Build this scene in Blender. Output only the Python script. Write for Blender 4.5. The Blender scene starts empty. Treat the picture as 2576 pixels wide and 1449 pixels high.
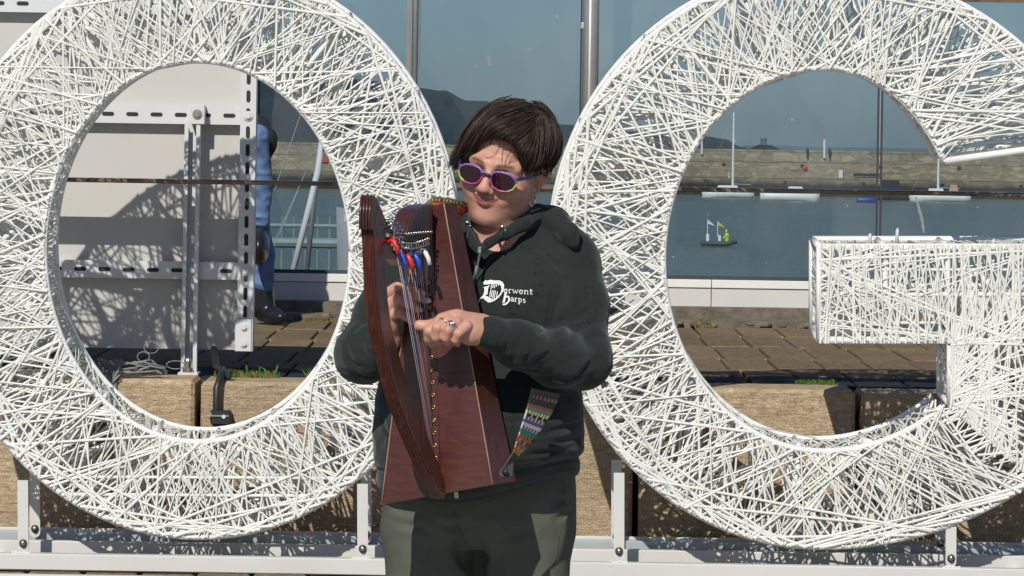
import bpy, bmesh, math, random
import numpy as np
from mathutils import Vector, Matrix
from mathutils.bvhtree import BVHTree
from mathutils.geometry import tessellate_polygon
random.seed(7); RNG = np.random.default_rng(11)
S = bpy.context.scene; COL = S.collection
R = math.radians
# ---------------------------------------------------------------- camera
# eye 1.57 m above the lower promenade, long lens, held 0.9 degrees off level
FPX = 10256.0; EYE = 1.57; HX, HY = 1288.0, 350.0; ROLL = 0.0157
cam = bpy.data.cameras.new('camera'); camo = bpy.data.objects.new('camera', cam); COL.objects.link(camo)
cam.sensor_width = 36; cam.lens = 36 * FPX / 2576; cam.shift_y = -374.5 / 2576
cam.clip_start = 0.1; cam.clip_end = 20000
camo.location = (0, 0, EYE)
camo.matrix_world = Matrix.Translation((0, 0, EYE)) @ Matrix.Rotation(R(90), 4, 'X') @ Matrix.Rotation(ROLL, 4, 'Z')
S.camera = camo
# ---------------------------------------------------------------- world, sun, exposure
SUN_TRAVEL = Vector((0.26, 1.0, -0.82)).normalized()
sun = bpy.data.lights.new('sun', 'SUN'); suno = bpy.data.objects.new('sun', sun); COL.objects.link(suno)
sun.energy = 4.1; sun.angle = R(0.5); sun.color = (1.0, 0.95, 0.865)
suno.rotation_euler = SUN_TRAVEL.to_track_quat('-Z', 'Y').to_euler(); suno.location = (-5, -8, 12)
W = bpy.data.worlds.new('World'); S.world = W; W.use_nodes = True
wn, wl = W.node_tree.nodes, W.node_tree.links; wn.clear()
sky = wn.new('ShaderNodeTexSky'); sky.sky_type = 'NISHITA'; sky.sun_disc = False
_d = -SUN_TRAVEL
sky.sun_elevation = math.asin(_d.z); sky.sun_rotation = math.atan2(_d.x, _d.y)
sky.air_density = 1.0; sky.dust_density = 0.6; sky.ozone_density = 2.0
wtc = wn.new('ShaderNodeTexCoord'); wmap = wn.new('ShaderNodeMapping'); wmap.inputs['Scale'].default_value = (9, 9, 34)
wno = wn.new('ShaderNodeTexNoise'); wno.inputs['Scale'].default_value = 1.6; wno.inputs['Detail'].default_value = 5; wno.inputs['Roughness'].default_value = .5
wr = wn.new('ShaderNodeValToRGB'); wr.color_ramp.elements[0].position = .46; wr.color_ramp.elements[0].color = (0, 0, 0, 1)
wr.color_ramp.elements[1].position = .74; wr.color_ramp.elements[1].color = (.42, .42, .42, 1)
wmix = wn.new('ShaderNodeMix'); wmix.data_type = 'RGBA'; wmix.inputs['B'].default_value = (5.2, 5.4, 5.6, 1)
wgr = wn.new('ShaderNodeMix'); wgr.data_type = 'RGBA'; wgr.blend_type = 'MULTIPLY'; wgr.inputs['Factor'].default_value = 1.0
wgr.inputs['B'].default_value = (.56, .71, .94, 1)
wbg = wn.new('ShaderNodeBackground'); wbg.inputs['Strength'].default_value = 0.068
wo = wn.new('ShaderNodeOutputWorld')
wl.new(wtc.outputs['Generated'], wmap.inputs['Vector']); wl.new(wmap.outputs['Vector'], wno.inputs['Vector'])
wl.new(wno.outputs['Fac'], wr.inputs['Fac']); wl.new(wr.outputs['Color'], wmix.inputs['Factor'])
wl.new(sky.outputs['Color'], wgr.inputs['A']); wl.new(wgr.outputs['Result'], wmix.inputs['A'])
wl.new(wmix.outputs['Result'], wbg.inputs['Color']); wl.new(wbg.outputs['Background'], wo.inputs['Surface'])
S.view_settings.view_transform = 'Standard'; S.view_settings.look = 'None'
S.view_settings.exposure = 0.0; S.view_settings.gamma = 1.0; S.view_settings.use_curve_mapping = False
S.cycles.use_denoising = True; S.cycles.max_bounces = 8; S.cycles.transparent_max_bounces = 16; S.cycles.caustics_reflective = False; S.cycles.caustics_refractive = False

# ---------------------------------------------------------------- helpers
def P(px, py, Y):
    """world point at distance Y whose direction is that of photo point (px, py) (2576-wide photo)"""
    u, v = px - HX, py - HY; c, s = math.cos(ROLL), math.sin(ROLL)
    return Vector(((u * c + v * s) / FPX * Y, Y, EYE - (v * c - u * s) / FPX * Y))
def tag(o, label=None, cat=None, group=None, kind=None):
    if label: o['label'] = label
    if cat: o['category'] = cat
    if group: o['group'] = group
    if kind: o['kind'] = kind
    return o
def empty(name, loc, label=None, cat=None, group=None):
    o = bpy.data.objects.new(name, None); COL.objects.link(o); o.location = loc; o.empty_display_size = .05
    return tag(o, label, cat, group)
def link(name, me, parent=None, mat=None, smooth=False, world=True):
    o = bpy.data.objects.new(name, me); COL.objects.link(o)
    if mat is not None:
        for m in (mat if isinstance(mat, (list, tuple)) else [mat]): me.materials.append(m)
    if smooth: me.polygons.foreach_set('use_smooth', [True] * len(me.polygons))
    if parent is not None:
        o.parent = parent
        if world: o.matrix_parent_inverse = Matrix.Translation(pworld(parent)).inverted()
    return o
def pworld(p):
    return p.location if p.parent is None else Vector((0, 0, 0))
class MB:
    """collects shapes (world coordinates) and links them as one mesh object"""
    def __init__(s): s.v = []; s.f = []; s.m = []
    def add(s, vs, fs, mi=0):
        n = len(s.v); s.v += [tuple(x) for x in vs]; s.f += [tuple(i + n for i in f) for f in fs]; s.m += [mi] * len(fs); return s
    def box(s, lo, hi, mi=0, ch=0.0):
        (a, b, c), (d, e, f) = lo, hi
        vs = [(a,b,c),(d,b,c),(d,e,c),(a,e,c),(a,b,f),(d,b,f),(d,e,f),(a,e,f)]
        fs = [(0,3,2,1),(4,5,6,7),(0,1,5,4),(1,2,6,5),(2,3,7,6),(3,0,4,7)]
        if ch > 0:
            bm = bmesh.new()
            bv = [bm.verts.new(x) for x in vs]
            for q in fs: bm.faces.new([bv[i] for i in q])
            bmesh.ops.bevel(bm, geom=list(bm.edges), offset=ch, segments=1, affect='EDGES', profile=.5)
            bm.verts.index_update()
            s.add([v.co[:] for v in bm.verts], [[v.index for v in q.verts] for q in bm.faces], mi); bm.free(); return s
        return s.add(vs, fs, mi)
    def tube(s, pts, r, n=6, cap=True, mi=0, flat=None):
        pts = [Vector(p) for p in pts]; k = len(pts)
        rr = r if isinstance(r, (list, tuple)) else [r] * k
        vs, fs = [], []; up = None
        for i, p in enumerate(pts):
            t = (pts[min(i + 1, k - 1)] - pts[max(i - 1, 0)])
            if t.length < 1e-9: t = Vector((0, 0, 1))
            t.normalize()
            if up is None: up = t.orthogonal().normalized()
            up = (up - t * up.dot(t)); up = up.normalized() if up.length > 1e-6 else t.orthogonal().normalized()
            if flat is not None:
                w = Vector(flat); w = (w - t * w.dot(t)); up = w.normalized() if w.length > 1e-5 else up
            b = t.cross(up)
            for j in range(n):
                a = 2 * math.pi * j / n
                vs.append(p + up * (math.cos(a) * rr[i] * (.55 if flat is not None else 1)) + b * (math.sin(a) * rr[i]))
        for i in range(k - 1):
            for j in range(n):
                fs.append((i*n+j, i*n+(j+1)%n, (i+1)*n+(j+1)%n, (i+1)*n+j))
        if cap: fs.append(tuple(range(n-1, -1, -1))); fs.append(tuple((k-1)*n + j for j in range(n)))
        return s.add(vs, fs, mi)
    def disc(s, c, axis, r, h, n=12, mi=0, r2=None):
        a = Vector(axis).normalized(); c = Vector(c)
        return s.tube([c, c + a * h], [r, r if r2 is None else r2], n, True, mi)
    def ball(s, c, rad, n=10, m=7, mi=0, rot=None):
        c = Vector(c); rad = rad if isinstance(rad, (tuple, list)) else (rad,)*3
        vs, fs = [], []
        for i in range(m + 1):
            th = math.pi * i / m
            for j in range(n):
                ph = 2*math.pi*j/n
                v = Vector((rad[0]*math.sin(th)*math.cos(ph), rad[1]*math.sin(th)*math.sin(ph), rad[2]*math.cos(th)))
                if rot is not None: v = rot @ v
                vs.append(c + v)
        for i in range(m):
            for j in range(n): fs.append((i*n+j, (i+1)*n+j, (i+1)*n+(j+1)%n, i*n+(j+1)%n))
        return s.add(vs, fs, mi)
    def prism(s, poly, d, mi=0):
        """poly: list of Vectors (one plane), extruded by vector d"""
        n = len(poly); d = Vector(d); poly = [Vector(p) for p in poly]
        vs = poly + [p + d for p in poly]
        fs = [tuple(range(n)), tuple(range(2*n-1, n-1, -1))] + [(i, n+i, n+(i+1)%n, (i+1)%n) for i in range(n)]
        return s.add(vs, fs, mi)
    def mesh(s, name):
        me = bpy.data.meshes.new(name); me.from_pydata(s.v, [], s.f); me.update()
        if any(s.m): me.polygons.foreach_set('material_index', s.m)
        bm = bmesh.new(); bm.from_mesh(me); bmesh.ops.recalc_face_normals(bm, faces=bm.faces); bm.to_mesh(me); bm.free()
        return me
    def build(s, name, mat, parent=None, smooth=False, **kw):
        o = link(name, s.mesh(name), parent, mat, smooth)
        return tag(o, **kw) if kw else o
def copy_of(src, name, loc, parent=None, rot=None, scale=None):
    o = src.copy(); o.name = name; COL.objects.link(o); o.location = loc
    if parent is not None: o.parent = parent
    if rot is not None: o.rotation_euler = rot
    if scale is not None: o.scale = scale
    return o
# ---------------------------------------------------------------- materials
def newmat(name):
    m = bpy.data.materials.new(name); m.use_nodes = True; nt = m.node_tree; nt.nodes.clear()
    o = nt.nodes.new('ShaderNodeOutputMaterial'); b = nt.nodes.new('ShaderNodeBsdfPrincipled')
    nt.links.new(b.outputs[0], o.inputs[0]); return m, nt, b, o
def N(nt, kind, **kw):
    n = nt.nodes.new(kind)
    for k, v in kw.items():
        if k in n.inputs: n.inputs[k].default_value = v
        else: setattr(n, k, v)
    return n
def noise_chain(nt, scale, detail=4, rough=.55, stretch=(1,1,1), coord='pos', dist=0.0):
    if coord == 'pos': c = N(nt, 'ShaderNodeNewGeometry').outputs['Position']
    else: c = N(nt, 'ShaderNodeTexCoord').outputs['Object']
    mp = N(nt, 'ShaderNodeMapping'); mp.inputs['Scale'].default_value = stretch
    nt.links.new(c, mp.inputs['Vector'])
    no = N(nt, 'ShaderNodeTexNoise', Scale=scale, Detail=detail, Roughness=rough, Distortion=dist)
    nt.links.new(mp.outputs[0], no.inputs['Vector']); return no.outputs['Fac']
def ramp(nt, fac, stops):
    r = N(nt, 'ShaderNodeValToRGB'); e = r.color_ramp.elements
    while len(e) < len(stops): e.new(.5)
    for i, (p, c) in enumerate(stops):
        e[i].position = p; e[i].color = (*c, 1) if len(c) == 3 else c
    nt.links.new(fac, r.inputs['Fac']); return r.outputs['Color']
def mixc(nt, fac, a, b, blend='MIX'):
    m = N(nt, 'ShaderNodeMix', data_type='RGBA', blend_type=blend)
    for key, x in (('Factor', fac), ('A', a), ('B', b)):
        i = [k for k in m.inputs if k.name == key and (k.type == ('VALUE' if key == 'Factor' else 'RGBA'))][0]
        if hasattr(x, 'is_output'): nt.links.new(x, i)
        else: i.default_value = x if key == 'Factor' else ((*x, 1) if len(x) == 3 else x)
    return [k for k in m.outputs if k.type == 'RGBA'][0]
def bump(nt, b, height, strength=.3, dist=.01):
    n = N(nt, 'ShaderNodeBump', Strength=strength, Distance=dist); nt.links.new(height, n.inputs['Height']); nt.links.new(n.outputs[0], b.inputs['Normal']); return n
def pmat(name, col, rough=.5, metal=0.0, var=.15, vscale=6, stretch=(1,1,1), bmp=None, spec=None, coat=0, coord='pos', island=0.0):
    m, nt, b, o = newmat(name)
    f = noise_chain(nt, vscale, 5, .6, stretch, coord)
    c = ramp(nt, f, [(.25, tuple(x*(1-var) for x in col)), (.75, tuple(min(1, x*(1+var)) for x in col))])
    if island:
        oi = N(nt, 'ShaderNodeObjectInfo'); c2 = ramp(nt, oi.outputs['Random'], [(0, (1-island,)*3), (1, (1+island*.6,)*3)])
        c = mixc(nt, 1.0, c, c2, 'MULTIPLY')
    nt.links.new(c, b.inputs['Base Color'])
    b.inputs['Roughness'].default_value = rough; b.inputs['Metallic'].default_value = metal
    if spec is not None: b.inputs['Specular IOR Level'].default_value = spec
    if coat: b.inputs['Coat Weight'].default_value = coat; b.inputs['Coat Roughness'].default_value = .12
    if bmp:
        h = noise_chain(nt, bmp[0], 4, .6, bmp[3] if len(bmp) > 3 else (1,1,1), coord); bump(nt, b, h, bmp[1], bmp[2])
    return m
# ---------------------------------------------------------------- implicit surfaces (numpy)
class Field:
    def __init__(s, lo, hi, h):
        s.lo = np.array(lo, float); s.h = h
        s.n = np.ceil((np.array(hi) - s.lo) / h).astype(int) + 1
        s.ax = [s.lo[i] + h * np.arange(s.n[i]) for i in range(3)]
        s.f = np.full(s.n, 0.5, np.float32)
    def sub(s, lo, hi, pad):
        sl = []
        for i in range(3):
            a = int(max(0, math.floor((lo[i] - pad - s.lo[i]) / s.h))); b = int(min(s.n[i], math.ceil((hi[i] + pad - s.lo[i]) / s.h) + 1))
            if a >= b: return None
            sl.append(slice(a, b))
        X = s.ax[0][sl[0]][:, None, None]; Y = s.ax[1][sl[1]][None, :, None]; Z = s.ax[2][sl[2]][None, None, :]
        return tuple(sl), X, Y, Z
    def merge(s, sl, d, k):
        a = s.f[sl]; d = d.astype(np.float32)
        if k <= 0: s.f[sl] = np.minimum(a, d); return
        h = np.clip(.5 + .5 * (a - d) / k, 0, 1); s.f[sl] = a * (1 - h) + d * h - k * h * (1 - h)
    def cut(s, sl, d, k):
        a = s.f[sl]; d = -d.astype(np.float32)
        h = np.clip(.5 - .5 * (a - d) / k, 0, 1) if k > 0 else (d > a).astype(np.float32)
        s.f[sl] = a * (1 - h) + d * h + k * h * (1 - h)
    def cone(s, a, b, ra, rb=None, k=.01, op='merge'):
        rb = ra if rb is None else rb; a = np.array(a, float); b = np.array(b, float); m = max(ra, rb)
        q = s.sub(np.minimum(a, b) - m, np.maximum(a, b) + m, k + 2 * s.h + .012)
        if q is None: return
        sl, X, Y, Z = q; ab = b - a; L = max(ab @ ab, 1e-12)
        t = np.clip(((X - a[0]) * ab[0] + (Y - a[1]) * ab[1] + (Z - a[2]) * ab[2]) / L, 0, 1)
        d = np.sqrt((X - a[0] - t*ab[0])**2 + (Y - a[1] - t*ab[1])**2 + (Z - a[2] - t*ab[2])**2) - (ra + (rb - ra) * t)
        getattr(s, op)(sl, d, k)
    def chain(s, pts, rs, k=.01, op='merge'):
        for i in range(len(pts) - 1): s.cone(pts[i], pts[i+1], rs[i], rs[i+1], k, op)
    def ell(s, c, r, k=.01, rot=None, op='merge'):
        c = np.array(c, float); m = max(r); q = s.sub(c - m, c + m, k + 2 * s.h + .012)
        if q is None: return
        sl, X, Y, Z = q; X = X - c[0]; Y = Y - c[1]; Z = Z - c[2]
        if rot is not None:
            Mi = np.array(rot.to_3x3().inverted()); X, Y, Z = [Mi[i,0]*X + Mi[i,1]*Y + Mi[i,2]*Z for i in range(3)]
        k0 = np.sqrt((X/r[0])**2 + (Y/r[1])**2 + (Z/r[2])**2) + 1e-9; k1 = np.sqrt((X/r[0]**2)**2 + (Y/r[1]**2)**2 + (Z/r[2]**2)**2) + 1e-9
        getattr(s, op)(sl, k0 * (k0 - 1) / k1, k)
    def stack(s, rows, k=.02):
        """rows: (z, cx, cy, a, b) elliptical sections"""
        rows = sorted(rows); z0, z1 = rows[0][0], rows[-1][0]; R_ = np.array(rows)
        m = R_[:, 3:].max(); q = s.sub((R_[:,1].min()-m, R_[:,2].min()-m, z0), (R_[:,1].max()+m, R_[:,2].max()+m, z1), k + .02)
        sl, X, Y, Z = q; zz = Z.ravel()
        g = [np.interp(zz, R_[:,0], R_[:,i])[None, None, :] for i in range(1, 5)]
        w = np.sqrt(((X - g[0]) / g[2])**2 + ((Y - g[1]) / g[3])**2)
        d = (w - 1) * np.minimum(g[2], g[3])
        d = np.maximum(d, np.maximum(z0 - Z, Z - z1)); s.merge(sl, d, k)
    def grids(s): return s.ax[0][:, None, None], s.ax[1][None, :, None], s.ax[2][None, None, :]
    def blur(s, n=1):
        for _ in range(n):
            for a in range(3):
                g = s.f; p = np.concatenate([np.take(g, [0], a), g, np.take(g, [-1], a)], a); m = g.shape[a]
                s.f = (np.take(p, range(0, m), a) + 2 * g + np.take(p, range(2, m + 2), a)) * .25
    def mesh(s):
        f = s.f; ins = f < 0; n = s.n
        c = np.zeros(n - 1, np.uint8)
        for dx in (0,1):
            for dy in (0,1):
                for dz in (0,1): c += ins[dx:n[0]-1+dx, dy:n[1]-1+dy, dz:n[2]-1+dz]
        act = np.argwhere((c > 0) & (c < 8)); idx = np.full(n - 1, -1, np.int64); idx[tuple(act.T)] = np.arange(len(act))
        acc = np.zeros((len(act), 3)); cnt = np.zeros(len(act))
        cor = [np.array([(i >> 2) & 1, (i >> 1) & 1, i & 1]) for i in range(8)]
        val = [f[tuple((act + o).T)] for o in cor]
        for i in range(8):
            for ax in range(3):
                if cor[i][ax]: continue
                j = i | (4 >> ax); a, b = val[i], val[j]; m = (a < 0) != (b < 0)
                t = np.where(m, a / np.where(m, a - b, 1), 0); p = np.tile(cor[i].astype(float), (len(act), 1)); p[:, ax] += t
                acc[m] += p[m]; cnt += m
        V = s.lo + (act + acc / cnt[:, None]) * s.h
        F = []
        for ax in range(3):
            u, w = (ax + 1) % 3, (ax + 2) % 3
            a = np.take(ins, range(n[ax]-1), ax); b = np.take(ins, range(1, n[ax]), ax); e = np.argwhere(a != b)
            e = e[(e[:, u] > 0) & (e[:, w] > 0) & (e[:, u] < n[u]-1) & (e[:, w] < n[w]-1)]
            q = []
            for du, dw in ((-1,-1),(0,-1),(0,0),(-1,0)):
                g = e.copy(); g[:, u] += du; g[:, w] += dw; q.append(idx[tuple(g.T)])
            q = np.stack(q, 1); flip = ~ins[tuple(e.T)]; q[flip] = q[flip][:, ::-1]; F.append(q)
        return V, np.concatenate(F)
    def sample(s, p):
        g = (np.asarray(p) - s.lo) / s.h; i = np.clip(np.floor(g).astype(int), 0, s.n - 2); t = g - i; r = 0
        for dx in (0,1):
            for dy in (0,1):
                for dz in (0,1):
                    w = (t[:,0] if dx else 1-t[:,0]) * (t[:,1] if dy else 1-t[:,1]) * (t[:,2] if dz else 1-t[:,2])
                    r = r + w * s.f[i[:,0]+dx, i[:,1]+dy, i[:,2]+dz]
        return r
def vnoise(p, scale, seed=0):
    """smooth value noise in -1..1"""
    g = np.asarray(p) * scale; i = np.floor(g).astype(np.int64); t = g - i; t = t * t * (3 - 2 * t); r = 0
    for dx in (0,1):
        for dy in (0,1):
            for dz in (0,1):
                h = ((i[:,0]+dx) * 374761393 + (i[:,1]+dy) * 668265263 + (i[:,2]+dz) * 2147483647 + seed * 974634) & 0x7fffffff
                h = ((h ^ (h >> 13)) * 1274126177) & 0x7fffffff; h = ((h ^ (h >> 16)) & 0xffff) / 32767.5 - 1
                w = (t[:,0] if dx else 1-t[:,0]) * (t[:,1] if dy else 1-t[:,1]) * (t[:,2] if dz else 1-t[:,2]); r = r + w * h
    return r
def npmesh(name, V, F):
    me = bpy.data.meshes.new(name); me.vertices.add(len(V)); me.vertices.foreach_set('co', np.asarray(V, np.float32).ravel())
    F = np.asarray(F); me.loops.add(F.size); me.loops.foreach_set('vertex_index', F.ravel().astype(np.int32))
    me.polygons.add(len(F)); me.polygons.foreach_set('loop_start', np.arange(0, F.size, F.shape[1], dtype=np.int32))
    me.update(calc_edges=True); me.validate(); me.polygons.foreach_set('use_smooth', [True] * len(me.polygons)); return me
def vcol(me, name, cols):
    a = me.attributes.new(name, 'FLOAT_COLOR', 'POINT'); c = np.ones((len(cols), 4), np.float32); c[:, :3] = cols; a.data.foreach_set('color', c.ravel())
# ================================================================ SETTING
WATER_Z = EYE - 9.0; TER = 0.77; PLAT = 0.215; STEP_Y = 13.2
def structure(name, mb, mat, parent=None): return mb.build(name, mat, parent, kind='structure')
# --- stone materials
def stone_mat(name, c1, c2, c3, streak=True, bs=.62):
    m, nt, b, o = newmat(name)
    big = noise_chain(nt, 3.2, 5, .6)
    fine = noise_chain(nt, 34, 5, .65, (1, 1, 2.0) if streak else (1,1,1))
    grit = noise_chain(nt, 160, 2, .5)
    col = ramp(nt, fine, [(.3, c1), (.52, c2), (.72, c3)])
    col = mixc(nt, .5, col, ramp(nt, big, [(.3, (.62,.6,.58)), (.7, (1.15,1.13,1.08))]), 'MULTIPLY')
    col = mixc(nt, .6, col, ramp(nt, grit, [(.35, (.6,.58,.55)), (.65, (1.2,1.2,1.2))]), 'MULTIPLY')
    oi = N(nt, 'ShaderNodeObjectInfo'); col = mixc(nt, 1.0, col, ramp(nt, oi.outputs['Random'], [(0, (.86,.86,.88)), (1, (1.1,1.08,1.04))]), 'MULTIPLY')
    nt.links.new(col, b.inputs['Base Color']); b.inputs['Roughness'].default_value = .9; b.inputs['Specular IOR Level'].default_value = .2
    # tooled furrows: thin horizontal, wavy
    tc = N(nt, 'ShaderNodeNewGeometry'); mp = N(nt, 'ShaderNodeMapping'); mp.inputs['Scale'].default_value = (1.0, 1.0, 8.0) if streak else (1.0, 9.0, 1.0)
    nt.links.new(tc.outputs['Position'], mp.inputs['Vector'])
    no = N(nt, 'ShaderNodeTexNoise', Scale=8, Detail=6, Roughness=.72, Distortion=.1); nt.links.new(mp.outputs[0], no.inputs['Vector'])
    hsum = N(nt, 'ShaderNodeMath', operation='ADD'); nt.links.new(no.outputs['Fac'], hsum.inputs[0])
    g2 = N(nt, 'ShaderNodeMath', operation='MULTIPLY'); g2.inputs[1].default_value = .35; nt.links.new(grit, g2.inputs[0]); nt.links.new(g2.outputs[0], hsum.inputs[1])
    bump(nt, b, hsum.outputs[0], bs, .022)
    return m
M_BLOCK = stone_mat('tooled_sandstone', (.33,.25,.165), (.46,.365,.25), (.56,.465,.335))
M_PAVE = stone_mat('weathered_paving', (.165,.122,.072), (.275,.21,.128), (.36,.285,.185), False, .8)
M_PAVE_SHADE = stone_mat('shade_dark_paving', (.017,.018,.024), (.03,.031,.039), (.045,.046,.055), False, .6)  # shadow band along the terrace edge, put into the slab colour
M_KERB = pmat('kerb_concrete', (.14,.12,.09), .95, 0, .5, 14, bmp=(40, .8, .01))
M_MOSS = pmat('mossy_joint', (.10,.092,.026), 1, 0, .45, 18, bmp=(60, .8, .01))
M_DIRT = pmat('earth', (.07,.06,.045), 1, 0, .3, 3)
structure('promenade', MB().box((-60,-40,-.4), (60,12.62,0)), pmat('concrete_promenade', (.34,.32,.28), .9, 0, .15, 1.2))
structure('platform_bed', MB().box((-30,12.3,-.2), (30,STEP_Y+.05,PLAT-.02)), M_MOSS)
terr = structure('terrace', MB().box((-30,STEP_Y+.31,-.3), (30,18.2,TER-.014)), M_MOSS)
wallr = empty('stone_step', (0, STEP_Y, PLAT), 'long tan sandstone step with tooled faces behind the white letters', 'step')
wallr['kind'] = 'structure'
structure('quay', MB().box((-60,18.6,-8.6), (60,46,-1.4)), M_DIRT)
# blocks of the step
edges = [-6.4,-5.1,-3.9,-2.55,-1.005,.418,1.135,2.5,3.7,5.0,6.3]
for i in range(len(edges) - 1):
    a, b = edges[i] + .010, edges[i+1] - .010; z1 = TER + (.0,.004,-.005,.003)[i % 4]; y0 = STEP_Y + (.0,.006,-.004)[i % 3]
    mb = MB().box((a, y0, PLAT-.1), (b, y0 + .30, z1), ch=.012)
    mb.build('stone_block', M_BLOCK, wallr)
# paving slabs of the terrace: a front course coloured dark as cast shadow, then three long rows
me_slab = MB().box((-.5,-.5,-1), (.5,.5,0)).mesh('slab')
PW = .1735
def slabs(y0, y1, off, mat, n0, n1, z=TER):
    for i in range(n0, n1):
        mb = MB().box((-PW/2+.0055, 0, -.05), (PW/2-.0055, y1-y0-.010, 0), ch=.003)
        o = mb.build('paving_slab', mat, terr); o.location = (i*PW + off, y0 + .006, z + random.uniform(-.0022,.0022)); o.rotation_euler = (random.uniform(-.002,.002), random.uniform(-.004,.004), 0)
slabs(STEP_Y+.32, 14.02, .035, M_PAVE_SHADE, -14, 15, TER-.003)
slabs(14.02, 14.38, .035, M_PAVE, -15, 15)
slabs(14.38, 15.15, .0, M_PAVE, -16, 17); slabs(15.15, 16.0, .02, M_PAVE, -16, 17); slabs(16.0, 16.85, .0, M_PAVE, -17, 18); slabs(16.85, 17.62, .015, M_PAVE, -17, 18)
for i in range(-13, 14):     # paving under the sign's base frame
    mb = MB().box((-PW/2+.006, 0, -.05), (PW/2-.006, .56, 0), ch=.006)
    o = mb.build('paving_slab', M_PAVE, bpy.data.objects['platform_bed']); o.location = (i*PW, 12.32, PLAT + random.uniform(-.004,.004))
# ---------------------------------------------------------------- water, pier, hills
m, nt, b, o = newmat('harbour_water')
w1 = noise_chain(nt, .055, 6, .65, (1,.35,1)); w2 = noise_chain(nt, .7, 4, .6, (1,.5,1))
cb = ramp(nt, w1, [(.3, (.108,.128,.084)), (.7, (.142,.162,.108))]); nt.links.new(cb, b.inputs['Base Color'])
b.inputs['Roughness'].default_value = .3; b.inputs['Specular IOR Level'].default_value = .16
ad = N(nt, 'ShaderNodeMath', operation='ADD'); nt.links.new(w1, ad.inputs[0]); nt.links.new(w2, ad.inputs[1]); bump(nt, b, ad.outputs[0], .8, .9)
M_WATER = m
structure('harbour_water', MB().box((-9000,46.2,WATER_Z-1), (9000,13000,WATER_Z)), M_WATER)
PY = 700.0
pier = empty('harbour_pier', (0, PY, WATER_Z), 'long low stone harbour pier with stepped wall across the water', 'pier')
def pier_mat(name, cs, tint):
    m, nt, b, o = newmat(name)
    geo = N(nt, 'ShaderNodeNewGeometry'); sp = N(nt, 'ShaderNodeSeparateXYZ'); nt.links.new(geo.outputs['Position'], sp.inputs[0])
    cm = N(nt, 'ShaderNodeCombineXYZ'); nt.links.new(sp.outputs['X'], cm.inputs['X']); nt.links.new(sp.outputs['Z'], cm.inputs['Y'])
    br = N(nt, 'ShaderNodeTexBrick', Scale=1.0); br.offset = .43; br.squash = 1
    br.inputs['Brick Width'].default_value = cs[0]; br.inputs['Row Height'].default_value = cs[1]; br.inputs['Mortar Size'].default_value = .05
    br.inputs['Color1'].default_value = (.9,.9,.9,1); br.inputs['Color2'].default_value = (.25,.25,.25,1); br.inputs['Mortar'].default_value = (.0,.0,.0,1); br.inputs['Bias'].default_value = 0
    nt.links.new(cm.outputs[0], br.inputs['Vector'])
    nz = noise_chain(nt, .35, 5, .7, (1,1,1.8)); big = noise_chain(nt, .06, 4, .6)
    vm = N(nt, 'ShaderNodeMapping'); vm.inputs['Scale'].default_value = (.8/cs[0], 1.1/cs[1], 1); nt.links.new(cm.outputs[0], vm.inputs['Vector'])
    vo = N(nt, 'ShaderNodeTexVoronoi', Scale=1.0, Randomness=.85); nt.links.new(vm.outputs[0], vo.inputs['Vector'])
    ve = N(nt, 'ShaderNodeTexVoronoi', Scale=1.0, Randomness=.85); ve.feature = 'DISTANCE_TO_EDGE'; nt.links.new(vm.outputs[0], ve.inputs['Vector'])
    sv = N(nt, 'ShaderNodeSeparateColor'); nt.links.new(vo.outputs['Color'], sv.inputs[0])
    md = mixc(nt, .30, sv.outputs[0], nz, 'MIX')
    c = ramp(nt, md, [(.08, tuple(x*.68 for x in tint)), (.35, tuple(x*.88 for x in tint)), (.55, tint), (.72, (tint[0]*1.16, tint[1]*1.08, tint[2]*.95)), (.9, (tint[0]*1.35, tint[1]*1.38, tint[2]*1.4))])
    c = mixc(nt, 1.0, c, ramp(nt, ve.outputs['Distance'], [(.0, (.74,.72,.70)), (.12, (1,1,1))]), 'MULTIPLY')
    c = mixc(nt, .45, c, ramp(nt, big, [(.35, (.78,.75,.73)), (.55, (1.0,1.0,1.0)), (.72, (1.3,1.05,.72))]), 'MULTIPLY')
    # tide line: weed on the lowest courses
    mr = N(nt, 'ShaderNodeMapRange'); mr.inputs['From Min'].default_value = WATER_Z + 1.7; mr.inputs['From Max'].default_value = WATER_Z + 3.0
    ad = N(nt, 'ShaderNodeMath', operation='MULTIPLY_ADD'); nt.links.new(noise_chain(nt, .22, 4, .7), ad.inputs[0]); ad.inputs[1].default_value = 1.6; nt.links.new(sp.outputs['Z'], ad.inputs[2])
    sb = N(nt, 'ShaderNodeMath', operation='SUBTRACT'); nt.links.new(ad.outputs[0], sb.inputs[0]); sb.inputs[1].default_value = .8
    nt.links.new(sb.outputs[0], mr.inputs['Value'])
    c = mixc(nt, mr.outputs[0], (.028,.026,.024), c)
    nt.links.new(c, b.inputs['Base Color']); b.inputs['Roughness'].default_value = 1; b.inputs['Specular IOR Level'].default_value = .1
    return m
M_P1 = pier_mat('pier_ashlar', (1.7,.75), (.29,.24,.175)); M_P2 = pier_mat('pier_rubble', (1.3,.7), (.31,.255,.18)); M_P3 = pier_mat('pier_parapet', (1.8,1.2), (.31,.265,.195))
pz = lambda yy: EYE - (yy - HY) / FPX * PY
zt, z1, z2 = pz(371), pz(397), pz(437)
MB().box((-420,PY,WATER_Z-3), (420,PY+3,z2)).build('lower_wall', M_P1, pier)
MB().box((-420,PY+1.2,z2-.3), (420,PY+5,z1)).build('middle_wall', M_P2, pier)
MB().box((-420,PY+2.2,z1-.3), (420,PY+6,zt)).build('parapet', M_P3, pier)
MB().box((-420,PY-.10,z2-.05), (420,PY+1.21,z2+.22)).build('ledge', M_P1, pier)
MB().box((-420,PY+1.12,z1-.05), (420,PY+2.21,z1+.2)).build('ledge', M_P1, pier)
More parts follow.
